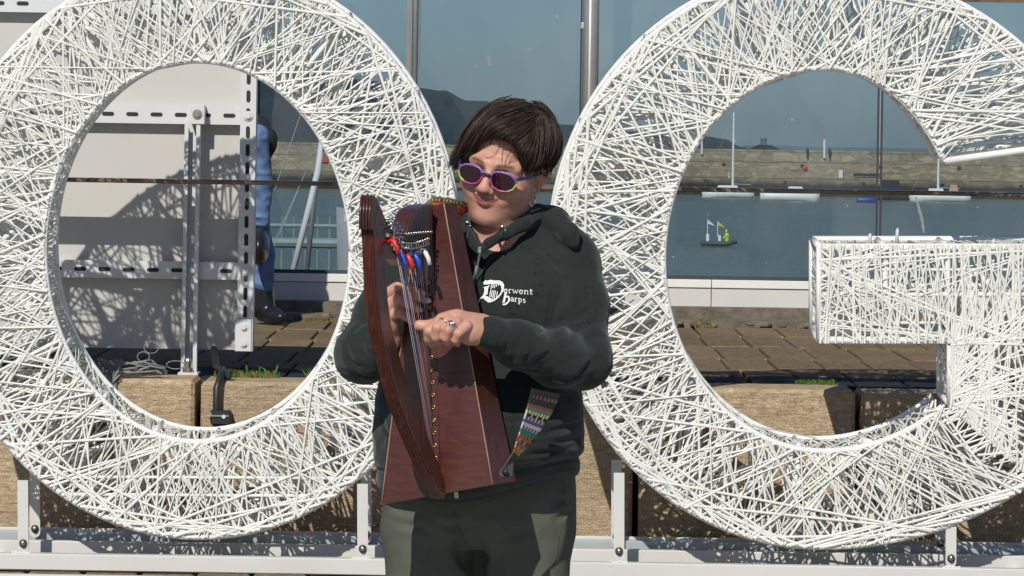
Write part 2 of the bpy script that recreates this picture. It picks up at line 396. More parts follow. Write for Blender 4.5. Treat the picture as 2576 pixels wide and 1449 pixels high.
MB().box((-420,PY+2.12,zt-.02), (420,PY+6.2,zt+.3)).build('coping', M_P3, pier)
for k, x in enumerate(np.arange(-88, 90, 13.5)):
    for j, (zz, yy) in enumerate(((WATER_Z + 2.25, PY), ((z1+z2)/2 + .75, PY + 1.2))):
        mb = MB().box((x + j*3 - .32, yy - .03, zz - .3), (x + j*3 + .32, yy + .02, zz + .3)); mb.build('drain_hole', pmat('drain_dark', (.02,.02,.02), 1, 0, .1) if k + j == 0 else bpy.data.materials['drain_dark'], pier)
# hills
m, nt, b, o = newmat('far_hill')
f = noise_chain(nt, .012, 6, .65, (1,1,3))
nt.links.new(ramp(nt, f, [(.3, (.012,.020,.022)), (.6, (.026,.036,.034)), (.8, (.055,.06,.055))]), b.inputs['Base Color']); b.inputs['Roughness'].default_value = 1; b.inputs['Specular IOR Level'].default_value = 0
M_HILL = m
def hill(name, prof, Y, depth, rough):
    pts = []; xs = np.linspace(prof[0][0], prof[-1][0], 160)
    ys = np.interp(xs, [p[0] for p in prof], [p[1] for p in prof])
    vs, fs = [], []; nd = 14
    for j in range(nd):
        t = j / (nd - 1)
        for i, x in enumerate(xs):
            top = P(x, ys[i], Y)
            hgt = max(0, top.z - WATER_Z); s_ = math.sin(t * math.pi) ** .8
            n = rough * (vnoise(np.array([[x * .06, t * 4, 0]]), 1, 3)[0] + .6 * vnoise(np.array([[x * .21, t * 9, 0]]), 1, 5)[0])
            vs.append((top.x, Y - depth/2 + depth * t, WATER_Z - 1 + hgt * s_ + n * s_))
    k = len(xs)
    for j in range(nd - 1):
        for i in range(k - 1): fs.append((j*k+i, j*k+i+1, (j+1)*k+i+1, (j+1)*k+i))
    o = MB().add(vs, fs).build(name, M_HILL, None, True, kind='structure'); return o
hill('hill', [(-700,330),(-300,240),(100,190),(480,168),(700,172),(950,205),(1080,222),(1130,226),(1160,246),(1240,256),(1410,312),(1560,330),(1700,330),(1760,338),(1800,345),(1850,372),(1900,398),(1960,420)], 4200, 900, 2.2)
hill('islet', [(1840,420),(1868,385),(1885,372),(1905,362),(1940,362),(1962,372),(1985,386),(2010,420)], 3400, 160, .5)
tw = empty('round_tower', P(1921, 366, 3400), 'small round stone tower on top of the distant islet', 'tower')
M_TOWER = pmat('tower_stone', (.12,.12,.12), 1, 0, .1)
c = P(1921, 366, 3400)
MB().tube([c + Vector((0,0,-3)), c + Vector((0,0,4.8))], [3.1,2.5], 12).build('drum', M_TOWER, tw)
MB().tube([c + Vector((0,0,4.8)), c + Vector((0,0,6.0))], [2.9,2.9], 12).build('parapet', M_TOWER, tw)
M_LWHITE = pmat('white_gel_coat', (.72,.72,.70), .4, 0, .06, 2); M_LGREY = pmat('grey_alloy', (.38,.40,.41), .4, .6, .08)
M_NAVY = pmat('navy_canvas', (.015,.02,.035), .8, 0, .2); M_BLUEHULL = pmat('blue_hull', (.008,.035,.22), .4, 0, .1); M_RED = pmat('red_paint', (.5,.03,.02), .5, 0, .1)
M_YEL = pmat('hi_vis_yellow', (.50,.62,.02), .7, 0, .1); M_YFLAG = pmat('yellow_flag', (.65,.42,.04), .8, 0, .1); M_GREYRUB = pmat('grey_rubber', (.07,.085,.085), .7, 0, .1); M_WFLAG = pmat('white_flag', (.62,.64,.7), .8, 0, .1)
M_TAN = pmat('tan_canvas', (.42,.30,.17), .9, 0, .1)
def hull(mb, cx, Y, z, L, B, H, bow=1, n=11):
    """boat hull lofted from sections; bow = +1 to the right"""
    vs, fs = [], []; k = 7
    for i in range(n):
        t = i / (n - 1); x = cx + bow * (t - .5) * L; w = B/2 * (1 - max(0, (t - .45) / .55) ** 2.2) * (.82 + .18 * min(1, t * 4)); sh = H * (1 + .22 * (t - .3) ** 2 * 2)
        w = max(w, .02)
        for j in range(k):
            a = math.pi * j / (k - 1); vs.append((x + bow * (.06 * L * max(0, t - .8) * 5) * (1 - math.sin(a)) * .5, Y - w * math.cos(a), z + sh - (sh + .25) * math.sin(a) ** .7))
    for i in range(n - 1):
        for j in range(k - 1): fs.append((i*k+j, (i+1)*k+j, (i+1)*k+j+1, i*k+j+1))
        fs.append((i*k, i*k+k-1, (i+1)*k+k-1, (i+1)*k))
    fs.append(tuple(range(k))); fs.append(tuple((n-1)*k + j for j in range(k-1, -1, -1))); mb.add(vs, fs); return mb
def at_water(px, py):
    """point on the water seen at (px, py)"""
    d = P(px, py, 1.0) - Vector((0,0,EYE)); t = (WATER_Z - EYE) / d.z; return Vector((0,0,EYE)) + d * t
def boat(name, label, px, py, wpx, hull_h, mats, mast=None, cabin=None, bow=1, cat='boat', extras=None):
    q = at_water(px, py); s = q.y / FPX; L = wpx * s
    r = empty(name, q, label, cat)
    hull(MB(), q.x, q.y, q.z, L, L*.3, hull_h, bow).build('hull', mats[0], r, True)
    if cabin:
        a, b_, h = cabin; x0, x1 = q.x + a*L, q.x + b_*L
        MB().prism([(x0, q.y-.7, q.z+hull_h), (x1, q.y-.7, q.z+hull_h), (x1-.25*(x1-x0)*(1 if bow>0 else .3), q.y-.7, q.z+hull_h+h), (x0+.12*(x1-x0), q.y-.7, q.z+hull_h+h)], (0,1.4,0)).build('cabin', mats[1], r)
    if mast:
        mx, my = mast; top = P(mx, my, q.y); MB().tube([(top.x, q.y, q.z+hull_h), top], [.2,.15], 6).build('mast', M_LWHITE, r)
        MB().tube([(top.x, q.y, q.z+hull_h+1.0), (top.x - bow*L*.36, q.y, q.z+hull_h+.9)], .09, 6).build('boom', M_LGREY, r)
        MB().tube([(q.x + bow*L*.48, q.y, q.z+hull_h+.3), top], .025, 4).build('forestay', M_LGREY, r)
    return r, q, L
boat('sailing_yacht', 'white sailing yacht with bare mast, farthest left of the boats moored below the pier', 1832, 497, 128, 1.25, (M_LWHITE, M_LWHITE), (1846, 283), (-.25,.2,.75), -1)
boat('motor_boat', 'white motor boat with low cabin moored just right of the tall-masted yacht', 1985, 505, 146, 1.15, (M_LWHITE, M_LWHITE), None, (-.05,.3,1.1), 1)
boat('work_boat', 'bright blue open boat moored beside the glass joint', 2181, 510, 52, .8, (M_BLUEHULL, M_BLUEHULL), None, None, 1)
boat('covered_boat', 'boat under a dark navy cover moored between the blue boat and a yacht', 2255, 504, 95, 1.3, (M_NAVY, M_NAVY), None, (-.45,.2,2.0), 1)
r, q, L = boat('sailing_yacht', 'white sailing yacht with tan cockpit canopy moored nearest the right letter', 2365, 507, 150, 1.25, (M_LWHITE, M_LWHITE), (2362, 330), (-.22,.06,.85), -1)
MB().prism([(q.x+.14*L, q.y-.6, q.z+1.5), (q.x+.30*L, q.y-.6, q.z+1.5), (q.x+.27*L, q.y-.6, q.z+2.7), (q.x+.17*L, q.y-.6, q.z+2.8)], (0,1.2,0)).build('canopy', M_TAN, r)
# inflatable with two flags
q = at_water(1809, 621); s = q.y / FPX; rib = empty('inflatable_boat', q, 'small grey inflatable boat with white and yellow flags on the green water', 'boat')
L = 92 * s; x0 = q.x - L/2
for dy in (-.42, .42): MB().tube([(x0, q.y+dy, q.z+.3), (x0+L*.7, q.y+dy, q.z+.3), (x0+L*.98, q.y+dy*.3, q.z+.42)], [.2,.22,.14], 8).build('tube', M_GREYRUB, rib, True)
MB().box((x0+.2,q.y-.35,q.z+.1), (x0+L*.8,q.y+.35,q.z+.22)).build('deck', M_GREYRUB, rib)
MB().box((x0+L*.14,q.y-.15,q.z+.2), (x0+L*.22,q.y+.15,q.z+1.1)).build('engine', M_LWHITE, rib)
MB().box((x0+L*.47,q.y-.2,q.z+.2), (x0+L*.54,q.y+.2,q.z+1.0)).build('console', M_LWHITE, rib)
for fx, top, mt in ((.175, 552, M_WFLAG), (.45, 556, M_YFLAG)):
    zt_ = P(1790, top, q.y).z; mp_ = MB().tube([(x0+L*fx, q.y, q.z+.9), (x0+L*fx, q.y, zt_)], .035, 6).build('flag_pole', M_LWHITE, rib)
    MB().add([(x0+L*fx, q.y, zt_), (x0+L*fx+.55, q.y+.1, zt_-.45), (x0+L*fx+.62, q.y+.05, zt_-.55), (x0+L*fx, q.y, zt_-.36)], [(0,1,2,3)]).build('flag', mt, mp_)
hv = empty('person', Vector((x0+L*.68, q.y, q.z+.25)), 'person in yellow hi-vis jacket sitting at the helm of the inflatable', 'person')
Fh = Field((x0+L*.5, q.y-.5, q.z+.1), (x0+L*.9, q.y+.5, q.z+1.8), .04); cx = x0 + L*.70
Fh.cone((cx,q.y,q.z+.55), (cx+.03,q.y,q.z+1.0), .2, .21, .05); Fh.cone((cx,q.y-.2,q.z+1.0), (cx-.25,q.y-.25,q.z+.75), .08, .07, .05); Fh.cone((cx,q.y+.2,q.z+1.0), (cx-.25,q.y+.25,q.z+.75), .08, .07, .05)
Fh.ell((cx-.02,q.y,q.z+1.36), (.12,.12,.15), .03); Fh.cone((cx,q.y-.12,q.z+.45), (cx+.4,q.y-.12,q.z+.42), .1, .08, .04); Fh.cone((cx,q.y+.12,q.z+.45), (cx+.4,q.y+.12,q.z+.42), .1, .08, .04)
link('body', npmesh('body', *Fh.mesh()), hv, M_YEL)
# things along the pier
M_LAMP = pmat('lamp_white', (.6,.6,.58), .5, 0, .05)
lp = empty('street_lamp', P(1765,388,PY+1.9), 'white street lamp with a bent arm on the far pier under the hill', 'street lamp', 'lamps on the pier')
MB().tube([P(1766,388,PY+1.9), P(1765,338,PY+1.9)], .2, 6).build('post', M_LAMP, lp); MB().tube([P(1765,338,PY+1.9), P(1748,330,PY+1.9), P(1736,327,PY+1.9)], .22, 6).build('arm', M_LAMP, lp)
lp = empty('street_lamp', P(2074,398,PY+1.9), 'plain white lamp post on the far pier right of the red marker', 'street lamp', 'lamps on the pier')
MB().tube([P(2074,398,PY+1.9), P(2074,350,PY+1.9)], .25, 6).build('post', M_LAMP, lp)
c = P(2025,422,PY+1.0); tag(MB().ball(c, .45, 10, 7).build('marker_ball', M_RED, None, True), 'round red marker ball on the face of the stone pier', 'buoy')
c = P(2115,438,PY+.8); tag(MB().box((c.x-.4,c.y-.3,c.z-1.0), (c.x+.4,c.y+.3,c.z+.7), ch=.12).build('bollard', M_LAMP), 'white bollard standing on the pier ledge', 'bollard')
c = P(2180,440,PY+.3); tag(MB().box((c.x-2.2,c.y-.2,c.z-.25), (c.x+2.2,c.y+.2,c.z+.25), ch=.05).build('rubbing_strake', M_NAVY), 'dark timber fender fixed low on the pier wall', 'fender')
c = P(816,400,PY+.9); tag(MB().box((c.x-.6,c.y-.1,c.z-.5), (c.x+.6,c.y+.1,c.z+.5)).build('notice_board', M_RED), 'small red notice on the pier wall seen inside the left letter', 'sign')
def tiny_person(px, py, label, mat):
    c = P(px, py, PY + 1.6); e = empty('person', c, label, 'person', 'people walking on the pier'); F = Field((c.x-.5,c.y-.5,c.z-.1), (c.x+.5,c.y+.5,c.z+1.9), .06)
    F.cone((c.x-.1,c.y,c.z), (c.x-.08,c.y,c.z+.85), .07, .1, .05); F.cone((c.x+.1,c.y,c.z), (c.x+.08,c.y,c.z+.85), .07, .1, .05); F.cone((c.x,c.y,c.z+.85), (c.x,c.y,c.z+1.4), .17, .19, .06)
    F.cone((c.x-.2,c.y,c.z+1.4), (c.x-.25,c.y,c.z+.9), .07, .05, .04); F.cone((c.x+.2,c.y,c.z+1.4), (c.x+.25,c.y,c.z+.9), .07, .05, .04); F.ell((c.x,c.y,c.z+1.62), (.11,.12,.14), .04)
    link('body', npmesh('body', *F.mesh()), e, mat)
tiny_person(2031, 397, 'person in dark clothes on the pier just above the red ball', M_NAVY)
tiny_person(2087, 398, 'person in dark clothes on the pier beside the plain lamp post', M_NAVY)
# ---------------------------------------------------------------- haze
hz = MB().box((-560,-6,WATER_Z-3), (2000,5000,80))
m = bpy.data.materials.new('haze_air'); m.use_nodes = True; nt = m.node_tree; nt.nodes.clear(); o = nt.nodes.new('ShaderNodeOutputMaterial'); v = nt.nodes.new('ShaderNodeVolumePrincipled')
v.inputs['Color'].default_value = (.55,.75,1.0,1); v.inputs['Density'].default_value = HAZE if 'HAZE' in globals() else .000032; v.inputs['Anisotropy'].default_value = 0.0
nt.links.new(v.outputs[0], o.inputs['Volume'])
# (the haze box is linked at the very end of the script)
M_HAZE = m
# ---------------------------------------------------------------- glass screen on the terrace
GY = 18.0
gs = empty('glass_screen', (0, GY, TER), 'tall clear glass wind screen on white base panels along the terrace', 'glass screen')
m, nt, b, o = newmat('tinted_glass'); nt.nodes.remove(b)
tr = N(nt, 'ShaderNodeBsdfTransparent', Color=(.805,.87,.905,1)); gl = N(nt, 'ShaderNodeBsdfGlossy', Roughness=.01); df = N(nt, 'ShaderNodeBsdfDiffuse', Color=(.7,.72,.7,1))
fr = N(nt, 'ShaderNodeFresnel', IOR=1.45); mx = N(nt, 'ShaderNodeMixShader'); mx2 = N(nt, 'ShaderNodeMixShader')
fm = N(nt, 'ShaderNodeMath', operation='MULTIPLY'); fm.inputs[1].default_value = .8; nt.links.new(fr.outputs[0], fm.inputs[0])
nt.links.new(fm.outputs[0], mx.inputs[0]); nt.links.new(tr.outputs[0], mx.inputs[1]); nt.links.new(gl.outputs[0], mx.inputs[2])
sp_ = ramp(nt, noise_chain(nt, 34, 2, .5, (1,1,.8)), [(.755, (0,0,0)), (.775, (.35,.35,.35))])
sm = ramp(nt, noise_chain(nt, 2.2, 4, .6, (1,1,.5)), [(.4, (0,0,0)), (.8, (.06,.06,.06))])
sa = mixc(nt, 1.0, sp_, sm, 'ADD'); nt.links.new(sa, mx2.inputs[0]); nt.links.new(mx.outputs[0], mx2.inputs[1]); nt.links.new(df.outputs[0], mx2.inputs[2]); nt.links.new(mx2.outputs[0], o.inputs[0])
M_GLASS = m
M_WPAINT = pmat('white_painted_metal', (.72,.71,.68), .45, 0, .04, 4); M_CREAM = pmat('off_white_panel', (.56,.55,.52), .55, 0, .04, 3, bmp=(2, .03, .02))
M_STEEL = pmat('brushed_steel', (.66,.64,.60), .34, .72, .12, 30, (1,1,.05))
_nt = M_STEEL.node_tree; _b = [n for n in _nt.nodes if n.type == 'BSDF_PRINCIPLED'][0]; _tg = N(_nt, 'ShaderNodeTangent', direction_type='RADIAL', axis='Z'); _nt.links.new(_tg.outputs[0], _b.inputs['Tangent']); _b.inputs['Anisotropic'].default_value = .9; _b.inputs['Anisotropic Rotation'].default_value = 0.25; M_BRONZE = pmat('bronze_edge', (.17,.115,.07), .4, .3, .6, 14)
M_DARKSEAL = pmat('dark_seal', (.03,.04,.045), .5, 0, .1); M_GLEDGE = pmat('glass_edge', (.16,.22,.23), .25, .2, .3, 5)
zb0, zb1, zt0 = TER + .075, EYE - (694 - HY) / FPX * GY, EYE + (350 + 14) / FPX * GY
joints = [P(x, 300, GY).x for x in (-470, 646, 1036, 2214, 2960)]
for i in range(len(joints) - 1):
    a, b_ = joints[i] + .012, joints[i+1] - .012
    MB().box((a, GY-.006, zb1), (b_, GY+.006, zt0)).build('glass_pane', M_GLASS, gs)
for i, x in enumerate(joints):
    if i == 2: continue
    MB().box((x-.012, GY-.008, zb1), (x-.004, GY+.008, zt0)).build('joint_seal', M_DARKSEAL, gs); MB().box((x+.004, GY-.008, zb1), (x+.012, GY+.008, zt0)).build('joint_seal', M_DARKSEAL, gs)
cap = [P(x, 800, GY).x for x in (-500, 330, 957, 1787, 2430, 3000)]
for i in range(len(cap) - 1):
    pn = MB().box((cap[i]+.0015, GY-.05, zb0), (cap[i+1]-.0015, GY+.05, zb1-.038), ch=.002).build('base_panel', M_CREAM, gs)
    MB().box((cap[i]+.0015, GY-.058, zb1-.0375), (cap[i+1]-.0015, GY+.058, zb1-.002), ch=.002).build('sill', M_WPAINT, pn)
MB().box((joints[0], GY-.02, zb1-.002), (joints[-1], GY-.007, zb1+.014)).build('gasket', M_DARKSEAL, gs)
MB().box((joints[0], GY-.018, zt0), (joints[-1], GY+.018, zt0+.025)).build('top_rail', M_BRONZE, gs)
kb = tag(MB().box((-30, 17.6, TER-.1), (30, 18.25, TER+.03)).build('kerb', M_KERB), kind='structure')
MB().box((-30, 17.86, TER+.03), (30, 18.2, TER+.075)).build('kerb_lip', M_KERB, kb)
# rough broken edge stones with weeds along the kerb
mb = MB()
for i in range(150):
    x = random.uniform(-3, 3); mb.ball((x, 17.6 + random.uniform(-.02,.03), TER + random.uniform(0,.02)), (random.uniform(.012,.05), .03, random.uniform(.008,.024)), 6, 4)
mb.build('crumbled_stone', M_KERB, kb, True, kind='stuff')
c = P(1475, 100, 17.5)
pole = empty('steel_pole', (c.x + .21, 17.4, TER), 'thick brushed steel pole rising behind the right letter', 'pole')
px_ = P(1486, 100, 17.4).x; MB().tube([(px_, 17.4, TER), (px_, 17.4, 3.6)], P(1508,100,17.4).x - px_ - .002, 28).build('shaft', M_STEEL, pole, True)
cx_ = P(1462, 100, 17.4).x
for d in (0, .010): MB().tube([(cx_+d, 17.4, TER), (cx_+d, 17.4, 3.6)], .0035, 6).build('cable', M_DARKSEAL, pole)
MB().box((cx_-.004, 17.385, EYE+(350-62)/FPX*17.4-.014), (cx_+.03, 17.415, EYE+(350-62)/FPX*17.4+.014), ch=.003).build('cable_clip', M_STEEL, pole)
x_ = joints[2]; po = empty('glass_post', (x_, GY-.03, TER), 'slim pale double post between glass panes behind the left letter', 'post')
MB().box((x_-.028, GY-.03, zb1+.015), (x_-.010, GY+.02, 3.6)).build('flange', pmat('dull_alloy', (.30,.27,.25), .45, .6, .1), po); MB().tube([(x_+.008, GY, zb1+.015), (x_+.008, GY, 3.6)], .014, 12).build('tube', M_LGREY, po, True)
MB().box((x_+.022, GY-.01, zb1+.015), (x_+.032, GY+.01, 3.6)).build('seal', M_GLEDGE, po)
# bird-dropping streaks on the glass
M_DROP = pmat('dried_dropping', (.22,.25,.25), .9, 0, .3, 40)
for pts, w, lab in (([(2304,495),(2311,520),(2318,545),(2322,566),(2324,585)], .007, 'pale dried streak running down the right-hand glass pane'), ([(1227,138),(1231,152),(1233,166)], .009, 'grey smear on the glass above the woman')):
    vs, fs = [], []
    for i, (x, y) in enumerate(pts):
        c = P(x, y, GY-.0085); ww = w * (.5 + .6*math.sin(math.pi * (i + .5) / len(pts))); vs += [c + Vector((-ww,0,0)), c + Vector((ww*.8,0,0))]
    for i in range(len(pts) - 1): fs.append((2*i, 2*i+1, 2*i+3, 2*i+2))
    o = MB().add(vs, fs).build('dried_streak', M_DROP); tag(o, lab, 'stain')
# flat hand rail that crosses the view behind the letters
ry = 13.39; rz = EYE - (470 - HY) / FPX * ry
rl = empty('hand_rail', (0, ry, TER), 'thin flat bronze hand rail running level behind both white letters', 'rail')
MB().box((-5.2, ry-.05, rz-.0065), (5.2, ry+.05, rz+.0065), ch=.002).build('rail', M_BRONZE, rl)
MB().box((-5.2, ry-.048, rz+.007), (5.2, ry+.048, rz+.0085)).build('rail_cap', M_GLEDGE, rl)
for x in (-4.6, -2.9, 2.9, 4.6): MB().tube([(x, ry, TER-.02), (x, ry, rz-.007)], .018, 10).build('post', M_STEEL, rl, True)
# quay fittings seen through the glass: railing, dinghy with mast, laid-up boat
M_QR = pmat('weathered_rail', (.20,.25,.24), .6, 0, .1)
qr = empty('quay_railing', (-2, 40, -1.4), 'white tubular railing on the quay seen through the left glass', 'railing')
for yy in (565, 608): MB().tube([P(560,yy,40), P(1040,yy+7,40)], .022 if yy < 600 else .05, 8).build('rail', M_QR, qr)
for x in range(590, 1040, 30):
    a = P(x, 545, 40); MB().tube([a, (a.x, 40, -1.4)], .012, 6).build('post', M_QR, qr)
bt = empty('laid_up_boat', P(905, 700, 25), 'grey hulled boat laid up on the quay half hidden by the left letter', 'boat')
c = P(930, 545, 25); hull(MB(), c.x + .33, 25.5, .62, 1.05, .8, c.z - .66, -1, 15).build('hull', pmat('grey_hull', (.33,.34,.34), .4, 0, .1, 3), bt, True)
MB().box((c.x-.16, 25.1, c.z-.05), (c.x+.9, 25.9, c.z+.02), ch=.015).build('gunwale', M_LWHITE, bt); MB().box((c.x+.0, 25.3, -1.4), (c.x+.6, 25.7, .64)).build('cradle', M_GREYRUB, bt)
mt = empty('leaning_mast', P(740,672,30), 'pale bare mast leaning over the quay inside the left letter', 'mast')
MB().tube([P(722,740,30), P(783,500,30), P(800,430,30), P(830,210,30)], [.022,.024,.026,.02], 10).build('spar', M_WPAINT, mt, True)
MB().tube([P(766,740,30), P(790,500,30), P(812,350,30), P(826,180,30)], [.018,.02,.024,.02], 10).build('second_spar', M_LGREY, mt, True)
for a, b_ in (((690,480),(790,190)), ((676,640),(770,430)), ((655,700),(750,480))): MB().tube([P(*a,30), P(*b_,30)], .004, 4).build('stay', M_LGREY, mt)
# ================================================================ SIGN BOARD BACK, LEFT
SY = 13.60
sb = empty('sign_board', (-1.3, SY, TER), 'back of a large white sign board on slotted steel channels inside the left letter', 'sign')
M_BOARD = pmat('board_back', (.50,.49,.46), .6, 0, .03, 1.5, bmp=(3, .05, .02)); M_CHAN = pmat('channel_white', (.62,.63,.635), .4, .1, .04, 3); M_SLOT = pmat('slot_shadow', (.035,.035,.035), 1, 0, .05)
M_GALV = pmat('galvanised_bolt', (.42,.40,.36), .35, .9, .2, 40)
X0 = -3.4; xr = P(634, 500, SY).x; zb = P(400, 878, SY).z; ztop = 2.30
MB().box((X0, SY, zb), (xr, SY + .012, ztop), ch=.002).build('board', M_BOARD, sb)
def slot_mesh(vert):
    pts = []; L, r = .0135, .0066
    for j in range(8): a = -math.pi/2 + math.pi*j/7; pts.append((L + r*math.cos(a), r*math.sin(a)))
    for j in range(8): a = math.pi/2 + math.pi*j/7; pts.append((-L + r*math.cos(a), r*math.sin(a)))
    if vert: pts = [(-y, x) for x, y in pts]
    return MB().prism([Vector((x, 0, y)) for x, y in pts], (0, .004, 0)).mesh('slot_v' if vert else 'slot_h')
ms_h, ms_v = slot_mesh(False), slot_mesh(True)
def slot(x, y, z, vert, par):
    o = bpy.data.objects.new('slot', ms_v if vert else ms_h); COL.objects.link(o)
    if not o.data.materials: o.data.materials.append(M_SLOT)
    o.location = (x, y, z); o.parent = par; o.matrix_parent_inverse = Matrix.Translation(pworld(par)).inverted()
def channel_h(yc, h, xa, xb, first, pitch):
    za, zc = P(400, yc + h/2, SY-.04).z, P(400, yc - h/2, SY-.04).z
    o = MB().box((xa, SY-.043, za), (xb, SY-.040, zc)).box((xa, SY-.040, za), (xb, SY, za+.004)).box((xa, SY-.040, zc-.004), (xb, SY, zc)).build('cross_channel', M_CHAN, sb)
    x = first
    while x > xa + .03:
        if x < xb - .02 and not (postx - .035 < x < postx + .035): slot(x, SY-.0445, (za+zc)/2, False, o)
        x -= pitch
    return (za + zc) / 2
postx = P(482, 600, SY-.06).x
xe = P(602, 500, SY-.04).x
pit = P(541, 290, SY-.04).x - P(480, 290, SY-.04).x
slots_first = P(577, 290, SY-.04).x
zA = channel_h(288, 46, X0, xe-.001, slots_first, pit); zB = channel_h(679, 44, X0, xe-.001, P(570,680,SY).x, pit); zC = channel_h(14, 44, X0, xe-.001, P(61,14,SY).x, pit)
# end channel with vertical slots
xa, xb = xe, P(641, 500, SY-.05).x; zlo = P(617, 879, SY).z
ec = MB().box((xa, SY-.055, zlo-.004), (xb, SY-.052, ztop)).box((xa, SY-.052, zlo-.004), (xa+.004, SY, ztop)).box((xb-.004, SY-.052, zlo-.004), (xb, SY+.03, ztop)).build('end_channel', M_CHAN, sb)
zz = P(617, 197, SY-.05).z; pv = 45.0 / FPX * SY
for k in range(-5, 15):
    z_ = zz - k * pv
    if z_ > zlo + .10 and z_ < ztop - .02: slot((xa+xb)/2, SY-.0565, z_, True, ec)
def bolt(x, y, z, r, par, mat=None, name='bolt'):
    mb = MB().disc((x, y, z), (0,-1,0), r*1.5, .002, 16).disc((x, y-.002, z), (0,-1,0), r, .007, 6, r2=r*.92)
    return mb.build(name, mat or M_GALV, par)
bolt((xa+xb)/2, SY-.0575, zA, .011, ec, M_CHAN); bolt((xa+xb)/2, SY-.0575, zB, .010, ec, M_CHAN)
# splice plate at the foot of the end channel
zp0, zp1 = zlo - .004, P(617, 800, SY).z
MB().box((xa-.006, SY-.062, zp0), (xb-.004, SY-.0572, zp1), ch=.0015).build('splice_plate', M_CHAN, ec)
for yy in (822, 864): bolt((xa+xb)/2-.002, SY-.0625, P(612,yy,SY-.06).z, .010, ec, M_CHAN)
# upright post: open channel, bracket at the head, foot plate on the step
pz1, pz0 = P(492, 306, SY-.08).z, TER + .012
ps = MB().box((postx-.022, SY-.052, pz0), (postx+.022, SY-.048, pz1)).box((postx-.026, SY-.098, pz0), (postx-.022, SY-.044, pz1)).box((postx+.022, SY-.098, pz0), (postx+.026, SY-.044, pz1)) \
    .box((postx-.022, SY-.098, pz0), (postx-.013, SY-.095, pz1)).box((postx+.013, SY-.098, pz0), (postx+.022, SY-.095, pz1)).build('upright_post', M_CHAN, sb)
MB().box((postx-.034, SY-.13, TER+.002), (postx+.034, SY-.02, TER+.012), ch=.002).build('foot_plate', M_CHAN, ps)
MB().disc((postx-.002, SY-.112, TER+.012), (0,0,1), .017, .014, 10).disc((postx-.002, SY-.112, TER+.026), (0,0,1), .013, .02, 6).ball((postx-.002, SY-.112, TER+.05), .013, 10, 6).build('foot_bolt', M_GALV, ps)
bk = MB().box((postx-.006, SY-.103, zA-.031), (postx+.040, SY-.045, zA+.034), ch=.002).build('bracket', M_CHAN, sb)
bolt(postx+.016, SY-.1035, zA+.002, .011, bk, M_GALV); bolt(postx+.002, SY-.0525, zB, .011, ps, M_CHAN)
for (x, y) in ((537, 850), (590, 862)):
    c = P(x, y, SY); MB().disc((c.x, SY-.0002, c.z), (0,-1,0), .016, .0025, 18).disc((c.x, SY-.0027, c.z), (0,-1,0), .008, .004, 8).build('rivet', M_BOARD, sb)
# ================================================================ WOVEN LETTERS
LY, LD = 12.6, .31                      # front plane and depth of the letters
LEAN = R(2.9); LPIV = Vector((0, 12.75, 1.2))
M_CORD = pmat('white_plastic_cord', (.735,.742,.695), .38, 0, .10, 5, bmp=(90, .25, .003)); M_TUBE = pmat('white_coated_tube', (.76,.765,.74), .4, 0, .05, 8, bmp=(60, .2, .003))
M_BASEW = pmat('white_base_paint', (.60,.595,.57), .42, 0, .05, 3, bmp=(30, .1, .004)); M_BOLT = pmat('stainless_bolt', (.34,.31,.26), .32, 1, .2, 60); M_ALU = pmat('aluminium_profile', (.50,.54,.57), .35, .3, .08, 4)
ROTL = Matrix.Rotation(LEAN, 3, 'X')
def LP(px, py, d):
    """letter-space point: photo position on the letters' front plane, d metres behind it, whole sign tipped forward"""
    q = P(px, py, LY); v = Vector((q.x, LY + d, q.z)) - LPIV
    v = ROTL @ v; return v + LPIV
CR = random.Random(5)
FN = ROTL @ Vector((0,1,0))
def strand(mb, a, b, r=None, flat=None):
    """one flat plastic cord drawn tight between two rims, a little wider where it grips"""
    r = r or CR.choice((.0022,.0026,.0029,.0032,.0036,.0044))
    n = (b - a)
    if n.length < .004: return
    e = CR.uniform(1.0, 1.5)
    mb.tube([a, a.lerp(b, .2), a.lerp(b, .8), b], [r*e, r, r, r*CR.uniform(1.0, 1.5)], 5, False, 0, flat if flat is not None else FN)
def wrap(mb, pts, r):   # short coil over a rim tube
    mb.tube(pts, r, 5, False)
class Ring:
    def __init__(s, cx, cy, ai, bi, ao, bo): s.c = (cx, cy); s.i = (ai, bi); s.o = (ao, bo); s.skew = None   # half-widths: one, or (left, upper right, lower right)
    def p(s, which, ang, d, k=1.0):
        a, b = s.i if which == 'i' else s.o
        if which == 'o' and s.skew: ang = ang - s.skew[1] * max(0, 1 - (ang - s.skew[0]) / R(42))
        if isinstance(a, tuple): a = a[0] if math.cos(ang) < 0 else (a[1] if math.sin(ang) > 0 else a[2])
        return LP(s.c[0] + a * k * math.cos(ang), s.c[1] - b * k * math.sin(ang), d)
    def clear(s, A, B):
        """does the chord (ring params) keep clear of the hole?"""
        return True
